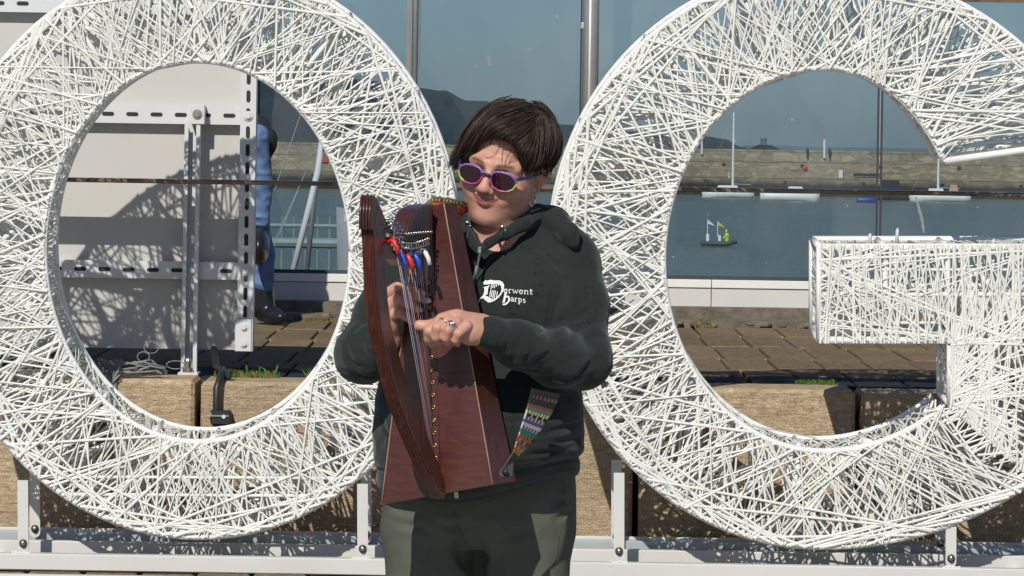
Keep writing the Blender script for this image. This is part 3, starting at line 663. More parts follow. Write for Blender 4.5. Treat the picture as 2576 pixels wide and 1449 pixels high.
def ring_weave(ring, a0, a1, n, front, back, inner, outer, tubes):
    full = abs(a1 - a0) > 6.2
    def clip(a):      # past an open end the cord turns back into the letter
        if full: return a
        if a > a1: a = 2 * a1 - a
        if a < a0: a = 2 * a0 - a
        return min(a1, max(a0, a))
    lim = R(35)
    for face, mb, cnt in ((0.0, front, n), (LD, back, int(n*.72))):
        sg = -1 if face == 0 else 1
        a = a0; last = a0
        for k in range(cnt):          # cords run out and back: each starts where the last one gripped, now and then skipping on
            a = a0 + (a1 - a0) * (k + CR.uniform(-.5,.5)) / cnt
            u = CR.random(); d = CR.gauss(0, R(5)) if u < .24 else (CR.choice((-1,1)) * R(CR.uniform(7, 20)) if u < .70 else CR.choice((-1,1)) * R(CR.uniform(20, 33)))
            d = max(-lim, min(lim, d)) * (1 if face == 0 else .8); y = face + sg * (.006 + CR.uniform(0, .012)) if CR.random() > .12 else face - sg * CR.uniform(.01, .05)
            A, Bp = ring.p('o', clip(a), y), ring.p('i', clip(a + d), y + CR.uniform(-.003,.003))
            strand(mb, A, Bp)
            if CR.random() < .42: strand(mb, A + Vector((CR.uniform(-.006,.006), 0, CR.uniform(-.006,.006))), ring.p('i', clip(a - d * CR.uniform(.4, 1.0) + R(CR.uniform(-2,2))), y))   # the return leg of a V
        for k in range(int(cnt * .13)):
            a = CR.uniform(a0, a1); d = R(CR.uniform(24, 62)); b = clip(a + d)
            if b - a < R(15): continue
            strand(mb, ring.p('o', a, face + sg * .016), ring.p('o', b, face + sg * .016), .0046)
    for which, mb, cnt in (('i', inner, int(n*.62)), ('o', outer, int(n*.66))):
        for k in range(cnt):
            a = a0 + (a1 - a0) * (k + CR.uniform(-.5,.5)) / cnt; d = CR.gauss(0, R(5)) if CR.random() < .6 else CR.gauss(0, R(13))
            A = ring.p(which, clip(a), 0.0); A2 = ring.p(which, clip(a + .02), 0.0)
            strand(mb, A, ring.p(which, clip(a + d), LD), None, FN.cross(A2 - A) if (A2 - A).length > 1e-5 else None)
    # inside filling: cords crossing from front to back through the body
    for k in range(int(n * .22)):
        a = CR.uniform(a0, a1); strand(back, ring.p('o', clip(a), CR.uniform(0,.05)), ring.p('i', clip(a + CR.gauss(0, R(16))), CR.uniform(.2, LD)))
    M = 96
    angs = [a0 + (a1 - a0) * i / M for i in range(M + 1)]
    for which in 'io':
        for d in (0.0, LD): tubes.tube([ring.p(which, a, d) for a in angs], .0105 if d == 0 else .010, 8, True)
    for k in range(int((a1 - a0) / R(22))):     # struts of the frame
        a = a0 + R(22) * (k + .5)
        for d in (.012, LD-.01): tubes.tube([ring.p('o', a, d), ring.p('i', a, d)], .009, 7, True)
        for w in 'io': tubes.tube([ring.p(w, a, 0), ring.p(w, a, LD)], .008, 7, True)
        b = clip(a + R(22)); tubes.tube([ring.p('o', a, .16), ring.p('i', b, .16)], .010, 7, True); tubes.tube([ring.p('i', a, .13), ring.p('o', b, .2)], .010, 7, True)
    # coils wound over the front rims
    for which in 'io':
        for k in range(int(n * .8)):
            a = CR.uniform(a0, a1); w = CR.gauss(0, .012)
            pts = []
            for j in range(5):
                t = -2.2 + j * 1.1; rr = .0118
                k_ = rr * math.sin(t) / (430 if which == 'i' else 690) / FPX / 1 * LY
                pts.append(ring.p(which, a + w * j / 4, -rr * math.cos(t), 1 + (k_ if which == 'o' else -k_)))
            wrap(front, pts, CR.choice((.0035,.0042,.0048)))
def leg(px_f, top, bot, par, nm='leg'):
    """strap leg: flat bar from the letter down to the base, round foot with a bolt; rear strap behind it"""
    for d, dx in ((0.0, 0), (LD, 0)):
        a, b = LP(px_f, top, d - .004), LP(px_f, bot, d - .004); w = .0165
        poly = [a + Vector((-w,0,0)), b + Vector((-w,0,.012))]
        for j in range(1, 8):
            t = math.pi + math.pi * j / 8; poly.append(b + Vector((w*math.cos(t), 0, .012 + w*math.sin(t))))
        poly += [b + Vector((w,0,.012)), a + Vector((w,0,0))]
        o = MB().prism(poly, (0,.012,0)).build(nm, M_BASEW, par)
        c = b + Vector((0,-.001,.024)); MB().disc(c, (0,-1,0), .0125, .003, 16).disc(c + Vector((0,-.003,0)), (0,-1,0), .0105, .004, 6).ball(c + Vector((0,-.008,0)), (.010,.007,.010), 10, 6).build('bolt', M_BOLT, o, True)
# ---- the letter O
LO = empty('letter_sign', LP(498, 1345, .15), 'giant white letter O woven from cord over a tube frame', 'letter sign', 'white woven letters')
ringO = Ring(498, 627, 387, 482, 652, 722)
f, b_, i_, o_, t_ = MB(), MB(), MB(), MB(), MB()
ring_weave(ringO, 0, 2*math.pi, 420, f, b_, i_, o_, t_)
for y in (1195, 1240):
    half = 652 * math.sqrt(1 - ((y - 627)/722)**2); strand(f, LP(498-half, y, -.010), LP(498+half, y+4, -.010), .0055)
strand(f, LP(900, 965, -.018), LP(1075, 975, -.018), .006)
for nm, mb, k in (('front_weave', f, None), ('back_weave', b_, None), ('inner_weave', i_, None), ('outer_weave', o_, None)): mb.build(nm, M_CORD, LO, True, kind='stuff')
t_.build('frame', M_TUBE, LO, True)
leg(54, 1205, 1384, LO); leg(911, 1214, 1398, LO)
# ---- the letter G
LG = empty('letter_sign', LP(2040, 1370, .15), 'giant white letter G woven from cord with a square crossbar', 'letter sign', 'white woven letters')
ringG = Ring(2072, 648, (404,352,468), 484, (687,738,823), 726)
f, b_, i_, o_, t_ = MB(), MB(), MB(), MB(), MB()
A0, A1 = R(31), R(310); ringG.skew = (A0, R(6.6))
ring_weave(ringG, A0, A1, 358, f, b_, i_, o_, t_)
# cut end of the upper arm
for k in range(30):
    t, u = CR.random(), CR.random(); A, C = ringG.p('i', A0, 0), ringG.p('o', A0, 0); A2, C2 = ringG.p('i', A0, LD), ringG.p('o', A0, LD)
    strand(i_, A.lerp(C, t), A2.lerp(C2, min(1, max(0, t + CR.gauss(0,.12)))))
for d in (0, LD): t_.tube([ringG.p('i', A0, d), ringG.p('o', A0, d)], .0115, 8)
# crossbar and stem
XR = 2760
def facing(d, mb, n, dd):
    for k in range(n):
        a = 2063 + (XR - 2063) * (k + CR.uniform(-.6,.6)) / n; o = CR.gauss(0, 32) if CR.random() < .6 else CR.gauss(0, 110)
        strand(mb, LP(min(XR, max(2063,a)), 609, d + CR.uniform(-dd,dd)), LP(min(XR, max(2063, a + o)), 857, d + CR.uniform(-dd,dd)))
    for k in range(int(n*.28)):
        y = CR.uniform(622, 845); x = CR.uniform(2150, XR); strand(mb, LP(2063, y, d), LP(x, CR.choice((616, 850)), d))
    low = lambda x: min(1185, 1022 + .88 * (x - 2392))
    for k in range(int(n*.7)):       # stem
        x = CR.uniform(2392, XR); x2 = min(XR, max(2392, x + CR.gauss(0, 90))); strand(mb, LP(x, CR.choice((850, 735, 616)), d), LP(x2, low(x2), d + CR.uniform(-dd,dd)))
    for k in range(int(n*.55)):
        x2 = CR.uniform(2392, XR); strand(mb, LP(2392, CR.uniform(852,1010), d), LP(x2, min(low(x2), CR.uniform(640,1150)), d + CR.uniform(-dd,dd)))
    for k in range(int(n*.2)):
        x = CR.uniform(2480, XR); strand(mb, LP(x, CR.uniform(850, low(x)), d), LP(2392 + CR.uniform(0,60), 1012, d))
facing(-.014, f, 96, .004); facing(LD, b_, 76, .008)
for k in range(80):
    x = CR.uniform(2063, XR); strand(o_, LP(x, 616, 0), LP(min(XR, max(2063, x + CR.gauss(0,60))), 616, LD), None, Vector((0,0,1))); strand(i_, LP(x, 850, 0), LP(min(XR, max(2063, x + CR.gauss(0,60))), 850, LD), None, Vector((0,0,1)))
for k in range(46):
    y = CR.uniform(616, 850); strand(i_, LP(2063, y, 0), LP(2063, min(850, max(616, y + CR.gauss(0,45))), LD))
for k in range(60):
    y = CR.uniform(850, 1012); strand(i_, LP(2392, y, 0), LP(2392, min(1012, max(850, y + CR.gauss(0,60))), LD))
for k in range(26):
    strand(o_, LP(2063, CR.uniform(616,850), CR.uniform(0,LD)), LP(2063, CR.choice((616,850)), CR.uniform(0,LD)))
for d in (0, LD):
    t_.tube([LP(2063,616,d), LP(XR,616,d)], .0125, 8); t_.tube([LP(2063,850,d), LP(2392,850,d)], .0115, 8); t_.tube([LP(2063,616,d), LP(2063,850,d)], .0125, 8)
    t_.tube([LP(2392,850,d), LP(2392,1012,d)], .0115, 8); t_.tube([LP(2392,1012,d), LP(2600,1191,d)], .0115, 8)
    t_.tube([LP(XR,616,d), LP(XR,1180,d), LP(2600,1205,d)], .0115, 8)
    t_.tube([LP(2063,735,d), LP(XR,735,d)], .0085, 7); t_.tube([LP(2228,616,d), LP(2228,850,d)], .0095, 7); t_.tube([LP(2385,616,d), LP(2385,850,d)], .0095, 7); t_.tube([LP(2480,700,d), LP(2620,820,d)], .0105, 7)
for k in range(60):
    y = CR.uniform(616, 1180); strand(o_, LP(XR, y, 0), LP(XR, min(1180, max(616, y + CR.gauss(0,50))), LD), None, Vector((1,0,0)))
for (x, y) in ((XR,616),(XR,1180),(2063,616),(2063,850),(2392,850),(2392,1012),(2228,616),(2385,616),(2228,850)): t_.tube([LP(x,y,0), LP(x,y,LD)], .0105, 8)
for y in (672, 806): strand(f, LP(2063, y, -.006), LP(XR, y, -.006), .0055)
for k in range(64):       # lacing across the seam between the ring's lower end and the stem
    t, u = CR.random(), CR.gauss(0, .10); d = CR.choice((-.012, -.012, LD)); t2 = min(1, max(0, t + u))
    strand(f if d < 0 else b_, LP(2379 + 220*t - CR.uniform(0,60), 1023 + 182*t + CR.uniform(0,50), d), LP(2392 + 208*t2 + CR.uniform(10,90), 1012 + 179*t2 - CR.uniform(0,60), d))
zt = MB()     # cable-tie tails sticking up from the bar
for x, hgt, d in ((2190, 30, .05), (2262, 40, .09), (2500, 18, .02), (2110, 16, .0)):
    a = LP(x, 616, d); zt.tube([a, a + Vector((.002,0,hgt*.0011)), a + Vector((.003,.002,hgt*.0013))], [.006,.006,.004], 7)
zt.build('cable_tie', pmat('clear_nylon', (.55,.57,.55), .4, 0, .05), LG, True)
for nm, mb in (('front_weave', f), ('back_weave', b_), ('inner_weave', i_), ('outer_weave', o_)): mb.build(nm, M_CORD, LG, True, kind='stuff')
t_.build('frame', M_TUBE, LG, True)
leg(1558, 1186, 1404, LG); leg(2396, 1322, 1422, LG)
# ---- base frame under both letters
bf = empty('base_frame', (0, 12.8, PLAT), 'low white steel base frame that carries both woven letters', 'base frame')
bz0, bz1 = EYE - (1453-HY)/FPX*12.57, EYE - (1412-HY)/FPX*12.57
MB().box((-3.2,12.57,bz0), (3.2,12.62,bz1), ch=.003).build('front_rail', M_BASEW, bf)
MB().box((-3.2,12.84,PLAT+.01), (3.2,12.88,EYE - (1379-HY)/FPX*12.84), ch=.003).build('middle_rail', M_BASEW, bf)
MB().box((-3.2,13.01,PLAT), (3.2,13.05,EYE - (1356-HY)/FPX*13.01), ch=.003).build('rear_profile', M_ALU, bf)
MB().box((-3.2,13.055,PLAT), (3.2,13.08,EYE - (1346-HY)/FPX*13.055), ch=.002).build('back_lip', M_BASEW, bf)
MB().box((-3.2,12.36,PLAT+.001), (3.2,12.40,PLAT+.011), ch=.003).build('kick_rail', M_BASEW, bf)
for x in (-2.4,-1.6,-.8,0,.8,1.6,2.4): MB().box((x-.02,12.62,PLAT+.002), (x+.02,12.84,PLAT+.03)).build('cross_tie', M_BASEW, bf)
wm = MB()
for px_ in (54, 911, 1558, 2396):
    c = P(px_, 1397, 12.575); 
    for j in range(16): wm.ball((c.x + (j-8)*.0035, 12.588, bz1 + .001 + random.uniform(-.002,.003)), random.uniform(.003,.0055), 6, 4)
wm.build('weld_bead', M_BASEW, bf, True, kind='stuff')
# ================================================================ SMALL THINGS ON THE STEP
M_ROPE = pmat('worn_white_rope', (.20,.205,.20), .9, 0, .2, 60)
c = P(275, 945, STEP_Y+.02); mb = MB(); rr = random.Random(3)
def jit(v, s): return Vector(v) + Vector((rr.uniform(-s,s), rr.uniform(-s,s), rr.uniform(-s,s)))
K = Vector((c.x, STEP_Y+.04, TER+.028))
for k in range(46):
    a = K + Vector((rr.uniform(-.035,.035), rr.uniform(-.03,.02), rr.uniform(-.02,.03))); e = Vector((c.x + rr.uniform(-.05,.03), STEP_Y-.012-rr.uniform(0,.02), TER-.02-rr.uniform(.05,.22)))
    mb.tube([a, jit((K + Vector((rr.uniform(-.03,.03),-.05,-.01))), .012), (a+e)/2 + Vector((rr.uniform(-.01,.01),-.02,0)), e], .0035, 5)
for k in range(30):
    t = rr.uniform(0, 6.28); mb.tube([K + Vector((.04*math.cos(t+j*.9), .03*math.sin(t+j*.9), -.03+.07*rr.random())) for j in range(5)], .0035, 5)
for k in range(14):
    mb.tube([K, jit(K + Vector((.06,.02,.01)), .02), jit(K + Vector((.12,.03,.015)), .02), jit(K + Vector((.17,.03,.0)), .015)], .0035, 5)
for (ox, oz, r_) in ((.13,.075,.024), (.105,.045,.02), (.21,.02,.03)):
    mb.tube([K + Vector((ox + r_*math.cos(j*.6), .03, oz + r_*math.sin(j*.6)*(.8 if r_ < .03 else .45))) for j in range(12)], .0020, 5)
for k in range(10): mb.tube([K + Vector((-.03,.0,.02)), jit(K + Vector((-.1,.01,.03)), .02), jit(K + Vector((-.16,.02,.02)), .02)], .003, 5)
tag(mb.build('rope_knot', M_ROPE, None, True), 'frayed grey white rope knot tied over the edge of the sandstone step', 'rope')
M_BLACK = pmat('black_plastic', (.018,.019,.021), .45, 0, .2, 20)
cp = empty('conduit', P(545, 1000, STEP_Y-.03), 'black bent conduit pipe clamped to the face of the step', 'pipe')
MB().tube([(P(535,905,13.6).x, 13.62, TER+.09), (P(543,930,13.4).x, 13.42, TER+.035), (P(560,948,13.3).x, 13.30, TER+.034), (P(555,952,13.2).x, 13.19, TER+.018), (P(545,962,13.17).x, 13.165, TER-.02), (P(544,1000,13.165).x, 13.165, TER-.09), (P(544,1110,13.165).x, 13.165, TER-.25), (P(546,1330,13.165).x, 13.165, PLAT)], .0108, 10).build('pipe', M_BLACK, cp, True)
c = P(553, 1047, 13.16); MB().tube([(c.x-.03,13.16,c.z), (c.x+.03,13.16,c.z)], .02, 8).box((c.x-.028,13.142,c.z-.028), (c.x+.036,13.2,c.z+.018), ch=.004).build('clamp', M_BLACK, cp)
MB().disc((c.x+.014,13.142,c.z), (0,-1,0), .0065, .004, 10).build('screw', M_CHAN, cp)
c = P(568, 948, 13.3); MB().box((c.x-.008,13.25,TER+.004), (c.x+.022,13.31,TER+.036), ch=.006).build('cable_joint', M_BLACK, cp)
M_GRASS = pmat('grass_blade', (.085,.15,.022), .6, 0, .35, 25); M_DRYG = pmat('dry_grass', (.22,.16,.06), .8, 0, .3, 25)
def tuft(x0, x1, y, z, n, h, mat, label, big=0):
    mb = MB()
    for k in range(n + big):
        x = rr.uniform(x0, x1); hh = h * rr.uniform(.35, 1) * (2.2 if k >= n else 1); lean = rr.gauss(0, .5); yy = y + rr.uniform(-.03,.03); w = rr.uniform(.0016,.003) * (1.6 if k >= n else 1)
        a = Vector((x,yy,z)); b = a + Vector((lean*hh*.4, rr.uniform(-.2,.1)*hh, hh*.65)); c = b + Vector((lean*hh*.8, rr.uniform(-.3,.1)*hh, hh*.22))
        s_ = Vector((w,w*.4,0)); mb.add([a-s_, a+s_, b+s_*.8, b-s_*.8, c], [(0,1,2,3),(3,2,4)])
    return tag(mb.build('grass_tuft', mat), label, 'grass')
tuft(P(535,950,13.42).x, P(700,950,13.42).x, 13.45, TER, 110, .034, M_GRASS, 'green grass tuft beside the black pipe on the step', 9)
tuft(P(600,950,13.42).x, P(690,950,13.42).x, 13.44, TER, 60, .03, M_DRYG, 'yellowed grass stalks at the left step edge behind the pipe')
tuft(P(2000,975,13.5).x, P(2105,978,13.5).x, 13.5, TER, 130, .03, M_GRASS, 'low green grass tuft growing at the step edge inside the right letter')
tuft(P(770,945,13.5).x, P(800,945,13.5).x, 13.5, TER, 22, .04, M_GRASS, 'sparse grass tuft at the right end of the shaded paving')
tuft(P(1745,790,17.58).x, P(1790,790,17.58).x, 17.58, TER, 50, .05, M_DRYG, 'dry reddish weed against the kerb below the glass')
tuft(P(2040,797,17.58).x, P(2100,797,17.58).x, 17.58, TER, 70, .05, M_GRASS, 'green weed against the kerb beside the crossbar')
tuft(P(760,790,17.58).x, P(850,790,17.58).x, 17.58, TER, 90, .03, M_DRYG, 'dry brown weeds along the kerb inside the left letter')
tuft(P(230,945,13.5).x, P(290,945,13.5).x, 13.52, TER, 60, .03, M_GRASS, 'dull green weeds behind the rope knot')
tuft(P(2440,1320,12.98).x, P(2576,1330,12.98).x, 13.1, PLAT, 70, .06, M_GRASS, 'thin grass growing behind the base frame at the far right')
# ================================================================ THE HARPIST
def V3(p): return np.array(p[:])
HC = P(1272, 419, 8.09)                                    # head centre
HM = Matrix.Rotation(R(13), 3, 'Y') @ Matrix.Rotation(R(-18.5), 3, 'Z') @ Matrix.Rotation(R(13), 3, 'X')
# head frame: +x her left (picture right), -y forward, +z up
def H(x, y, z): return HC + HM @ Vector((x, -y, z))
wom = empty('person', (P(1205,1200,8.13).x, 8.13, 0), 'woman with short dark hair in a dark green hoodie playing a small harp', 'person')
# ---------------- body: head, neck, arms and hands in one surface
B = Field((-.37, 7.66, 1.0), (.24, 8.32, 1.70), .0024)
B.ell(H(0,-.012,.03), (.073,.092,.094), .02, HM)           # cranium
B.ell(H(0,.026,-.034), (.0655,.066,.062), .03, HM)         # face
B.ell(H(0,.030,-.066), (.054,.050,.040), .03, HM)          # jaw
B.ell(H(0,.071,-.091), (.021,.017,.016), .022, HM)         # chin
B.ell(H(0,.028,-.104), (.046,.042,.018), .026, HM)          # under the chin
for s in (-1, 1):
    B.ell(H(s*.039,.066,-.030), (.025,.022,.022), .020, HM)   # cheeks
    B.cone(H(s*.012,.086,.020), H(s*.046,.066,.016), .010, .009, .014)  # brow
    B.ell(H(s*.0335,.0875,-.002), (.017,.012,.010), .010, HM, 'cut')    # eye sockets
    B.ell(H(s*.033,.0705,-.003), (.0135,.0125,.0125), .004, HM)         # eyelid mass
    B.ell(H(s*.0128,.0985,-.0335), (.0080,.0088,.0070), .006, HM)        # nostril wings
    # ears
    B.ell(H(s*.077,-.008,.006), (.009,.018,.031), .006, Matrix(HM) @ Matrix.Rotation(s*R(-14),3,'Z'))
    B.ell(H(s*.084,-.004,.010), (.005,.010,.018), .004, HM, 'cut')
    B.ell(H(s*.076,.000,-.022), (.006,.009,.010), .005, HM)
B.cone(H(0,.088,.010), H(0,.108,-.024), .0072, .0092, .009)   # nose bridge
B.ell(H(0,.1090,-.0285), (.0118,.0108,.0094), .007, HM)        # nose tip
for s in (-1, 1): B.ell(H(s*.006,.1045,-.0375), (.0030,.004,.003), .002, HM, 'cut')
# mouth: closed smile, thin lips
f_ = lambda t: (t*.0270, .0965 - .0235*t*t, -.0545 + .0075*t*t)
for i in range(8):
    t0, t1 = -1 + i/4, -1 + (i+1)/4
    a, b = f_(t0), f_(t1); k0, k1 = 1 - .75*abs(t0)**1.6, 1 - .75*abs(t1)**1.6
    B.cone(H(a[0],a[1]-.0022,a[2]+.0036), H(b[0],b[1]-.0022,b[2]+.0036), .0030*k0, .0030*k1, .007)
    B.cone(H(a[0]*.86,a[1]-.0026,a[2]-.0050), H(b[0]*.86,b[1]-.0026,b[2]-.0050), .0036*k0, .0036*k1, .008)
for s in (-1, 1):                                              # smile folds
    B.cone(H(s*.0205,.0975,-.034), H(s*.0360,.0865,-.055), .0020, .0022, .007, 'cut')
    B.ell(H(s*.0330,.0770,-.0515), (.006,.006,.006), .010, HM)
NB = P(1262, 606, 8.13)                                        # neck base
B.cone(H(.006,-.026,-.062), NB, .056, .060, .022)
B.cone(NB, P(1235, 760, 8.13), .070, .11, .03)                 # hidden chest under the hoodie
# --- arms under the sleeves
shL, elL, wrL = P(1428,662,8.13), P(1462,905,8.02), P(1228,836,7.80)
shR, elR, wrR = P(1040,665,8.13), P(916,892,8.00), P(974,852,7.905)
B.chain([P(1240,650,8.13), shL, elL, wrL], [.05,.042,.034,.0245], .02)
B.chain([P(1235,650,8.13), shR, elR, wrR], [.05,.042,.034,.0245], .02)
def px_(px, py, Y): return P(px, py, Y)
# --- left hand (in front of the soundboard, back of the hand up, fingers curled, thumb along the strings)
k = .0075
B.chain([wrL, P(1185,832,7.785), P(1132,818,7.775)], [.0255,.0255,.0225], .012)          # palm
B.ell(P(1150,823,7.780), (.046,.020,.0205), .012)
B.chain([P(1210,815,7.80), P(1150,803,7.772), P(1112,806,7.768)], [.020,.0165,.014], .012)
B.chain([P(1122,812,7.775), P(1085,820,7.772), P(1055,818.5,7.775)], [.0135,.0115,.0098], .006)   # thumb
B.ell(P(1057,818.5,7.775), (.0125,.0098,.0100), .004)
fL = [  # (knuckle, middle joint, end joint, tip), radii
 [(1112,806,7.766),(1078,833,7.757),(1077,852,7.768),(1087,866,7.786)],
 [(1130,806,7.757),(1100,824,7.742),(1096,848,7.749),(1101,861,7.768)],
 [(1150,811,7.753),(1127,830,7.735),(1121,850,7.742),(1126,861,7.762)],
 [(1176,820,7.755),(1153,839,7.739),(1146,855,7.746),(1150,864,7.765)]]
for i, q in enumerate(fL):
    r_ = (.0092,.0094,.0092,.0084)[i]; pts = [P(*p) for p in q]
    B.chain(pts, [r_*1.15, r_*1.04, r_*.96, r_*.84], .0024)
# --- right hand (behind the strings, fingers reaching across)
B.chain([wrR, P(966,812,7.885), P(968,772,7.870)], [.0250,.0280,.023], .012)
B.ell(P(966,777,7.875), (.020,.019,.042), .012)
fR = [
 [(970,742,7.868),(1004,717,7.850),(1032,725,7.858),(1057,737,7.872)],
 [(974,758,7.870),(1012,740,7.862),(1046,746,7.868),(1071,756,7.873)],
 [(973,778,7.868),(1002,752,7.844),(1028,764,7.852),(1051,778,7.864)],
 [(972,798,7.870),(1005,786,7.846),(1023,797,7.855),(1039,811,7.866)]]
for i, q in enumerate(fR):
    r_ = (.0094,.0090,.0094,.0086)[i]; pts = [P(*p) for p in q]
    B.chain(pts, [r_*1.15, r_*1.10, r_*.98, r_*.84], .003); B.ell(pts[1], (r_*1.06,)*3, .002)
B.chain([P(966,800,7.875), P(985,748,7.888), P(1004,732,7.884)], [.013,.0105,.009], .006)   # thumb behind
B.blur(1)
Vb, Fb = B.mesh()
# colouring: lips, flushed cheeks, nails
col = np.tile(np.array([.535,.298,.222]), (len(Vb), 1))
nz = vnoise(Vb, 60, 2)[:, None]; col *= 1 + .05 * nz
hm = np.array(HM); loc = (Vb - np.array(HC)) @ hm; loc[:, 1] *= -1       # head-local (x, forward, z)
def blob(c, r, colr, w=1.0, power=1.0):
    d = np.sqrt((((loc - np.array(c)) / np.array(r))**2).sum(1)); m = np.clip(1.25 - d, 0, 1)[:, None] ** power * w; col[:] = col * (1 - m) + np.array(colr) * m
blob((0,.105,-.028), (.022,.03,.02), (.53,.245,.18), .6)
for s in (-1, 1): blob((s*.042,.075,-.028), (.03,.03,.024), (.53,.245,.18), .5); blob((s*.08,-.005,-.01), (.02,.03,.04), (.48,.20,.145), .6); blob((s*.033,.085,.001), (.022,.02,.013), (.40,.21,.155), .5)
tz = loc[:, 0] / .0270; lipz = -.0545 + .0075 * tz**2
def soft(mask, c): m_ = np.clip(mask, 0, 1)[:, None]; col[:] = col * (1 - m_) + np.array(c) * m_
hh = .0068 * np.sqrt(np.clip(1 - tz**2, 0, 1)) + .0006; soft(np.clip((hh - np.abs(loc[:, 2] - lipz + .0008)) / .0026 + .5, 0, 1) * (np.abs(tz) < 1.02) * (loc[:, 1] > .07) * 1.0, (.40,.15,.135))
soft(np.exp(-((loc[:, 2] - lipz) / .0022)**2) * np.clip((1.1 - np.abs(tz)) * 8, 0, 1) * (loc[:, 1] > .07) * .9, (.15,.05,.045))
for s in (-1, 1):                                          # eyebrows
    q_ = loc[:, 0]*s; soft(np.exp(-((loc[:, 2] - .0205 + .9 * (q_ - .030)**2 * 10) / .0036)**2) * np.clip((q_ - .010) * 160, 0, 1) * np.clip((.050 - q_) * 120, 0, 1) * (loc[:, 1] > .05) * .95, (.11,.065,.045))
for q in fL + fR:                                          # knuckles a little redder
    d = np.linalg.norm(Vb - V3(P(*q[1])), axis=1); mm = np.clip(1 - d/.015, 0, 1)[:, None] * .45; col[:] = col * (1 - mm) + np.array((.52,.24,.175)) * mm
body_me = npmesh('body', Vb, Fb); vcol(body_me, 'tint', col)
m, nt, b, o = newmat('skin'); at = N(nt, 'ShaderNodeAttribute', attribute_name='tint'); sk = mixc(nt, 1.0, at.outputs['Color'], ramp(nt, noise_chain(nt, 70, 4, .65), [(.3, (.90,.84,.82)), (.7, (1.07,1.06,1.06))]), 'MULTIPLY'); nt.links.new(sk, b.inputs['Base Color'])
b.inputs['Roughness'].default_value = .5; b.inputs['Subsurface Weight'].default_value = .12; b.inputs['Subsurface Radius'].default_value = (.012,.005,.003); b.inputs['Subsurface Scale'].default_value = .35; b.inputs['Specular IOR Level'].default_value = .4
bump(nt, b, noise_chain(nt, 420, 3, .6), .12, .001); M_SKIN = m
body = link('body', body_me, wom, M_SKIN)
M_NAIL = pmat('pale_nail', (.62,.66,.66), .18, 0, .05, 50)
for q, sc in ((fR[0],1.0),(fR[1],1.05),(fR[2],.9),(fR[3],.85)):
    a, c = P(*q[2]), P(*q[3]); d = (c - a).normalized(); nn = Vector((.25,-1,.35)); nn = (nn - d * nn.dot(d)).normalized(); s_ = d.cross(nn)
    MB().ball(c + d*.0030 + nn*.0056, (.0052*sc, .0022, .0068*sc), 12, 7, 0, Matrix((s_, nn, d)).transposed()).build('fingernail', M_NAIL, body, True)
M_SILVER = pmat('silver', (.62,.61,.58), .22, 1, .1, 80)
def ring(c, axis, r, tube, bez=False, name='finger_ring'):
    ax = Vector(axis).normalized(); u = ax.orthogonal().normalized(); v = ax.cross(u); mb = MB()
    mb.tube([Vector(c) + (u*math.cos(j*math.pi/10) + v*math.sin(j*math.pi/10)) * r for j in range(21)], tube, 6)
    if bez: mb.ball(Vector(c) + Vector((-.001,-r*.95,.003)), (.0055,.003,.0075), 8, 5).ball(Vector(c) + Vector((.003,-r*.85,-.003)), (.003,.002,.006), 8, 5)
    return mb.build(name, M_SILVER, wom, True)
ring((P(*fL[2][0])*.45 + P(*fL[2][1])*.55), P(*fL[2][1]) - P(*fL[2][0]), .0122, .0016, True)
ring((P(*fL[1][0])*.52 + P(*fL[1][1])*.48), P(*fL[1][1]) - P(*fL[1][0]), .0126, .0010)
ring((P(*fR[0][0])*.75 + P(*fR[0][1])*.25), P(*fR[0][1]) - P(*fR[0][0]), .0124, .0010)
ring((P(*fR[2][0])*.75 + P(*fR[2][1])*.25), P(*fR[2][1]) - P(*fR[2][0]), .0126, .0010)
# ---------------- hoodie
TC = Field((-.42, 7.68, .80), (.30, 8.42, 1.56), .0038)
def row(y, x0, x1, b, Yc=8.14): a = P((x0+x1)/2, y, Yc); return (a.z, a.x, Yc, (x1-x0)/2/FPX*Yc, b)
TC.stack([row(1252,962,1452,.128,8.17), row(1225,950,1460,.143,8.155), row(1190,944,1458,.148,8.135), row(1160,940,1468,.158,8.13), row(1100,938,1470,.162,8.13), row(1010,945,1468,.160,8.13), row(900,965,1455,.150), row(800,985,1450,.142), row(720,1000,1452,.132), row(650,1030,1435,.110), row(610,1090,1400,.090), row(580,1170,1350,.072)], .02)
TC.chain([P(1262,600,8.15), P(1395,642,8.14), shL], [.058,.058,.058], .04)
TC.chain([P(1240,610,8.15), P(1120,640,8.14), shR], [.060,.060,.062], .04)
TC.chain([shL, P(1450,770,8.09), elL], [.060,.060,.055], .025); TC.chain([elL, P(1400,903,7.95), P(1300,866,7.86), P(1236,838,7.805)], [.056,.052,.043,.0325], .025)
TC.cone(P(1240,840,7.808), P(1214,833,7.796), .0335, .0300, .004)               # cuff
TC.chain([shR, P(972,790,8.06), elR], [.058,.058,.052], .025); TC.chain([elR, P(928,886,7.965), P(956,870,7.925)], [.052,.045,.0335], .03)
TC.cone(P(956,870,7.925), P(968,860,7.915), .034, .0315, .004)
# chest and belly
TC.ell(P(1330,770,8.06), (.085,.075,.085), .05); TC.ell(P(1110,780,8.06), (.085,.075,.085), .05); TC.ell(P(1205,1080,8.03), (.15,.085,.12), .06)
# waistband: pinched above the rib
X, Y, Z = TC.grids()
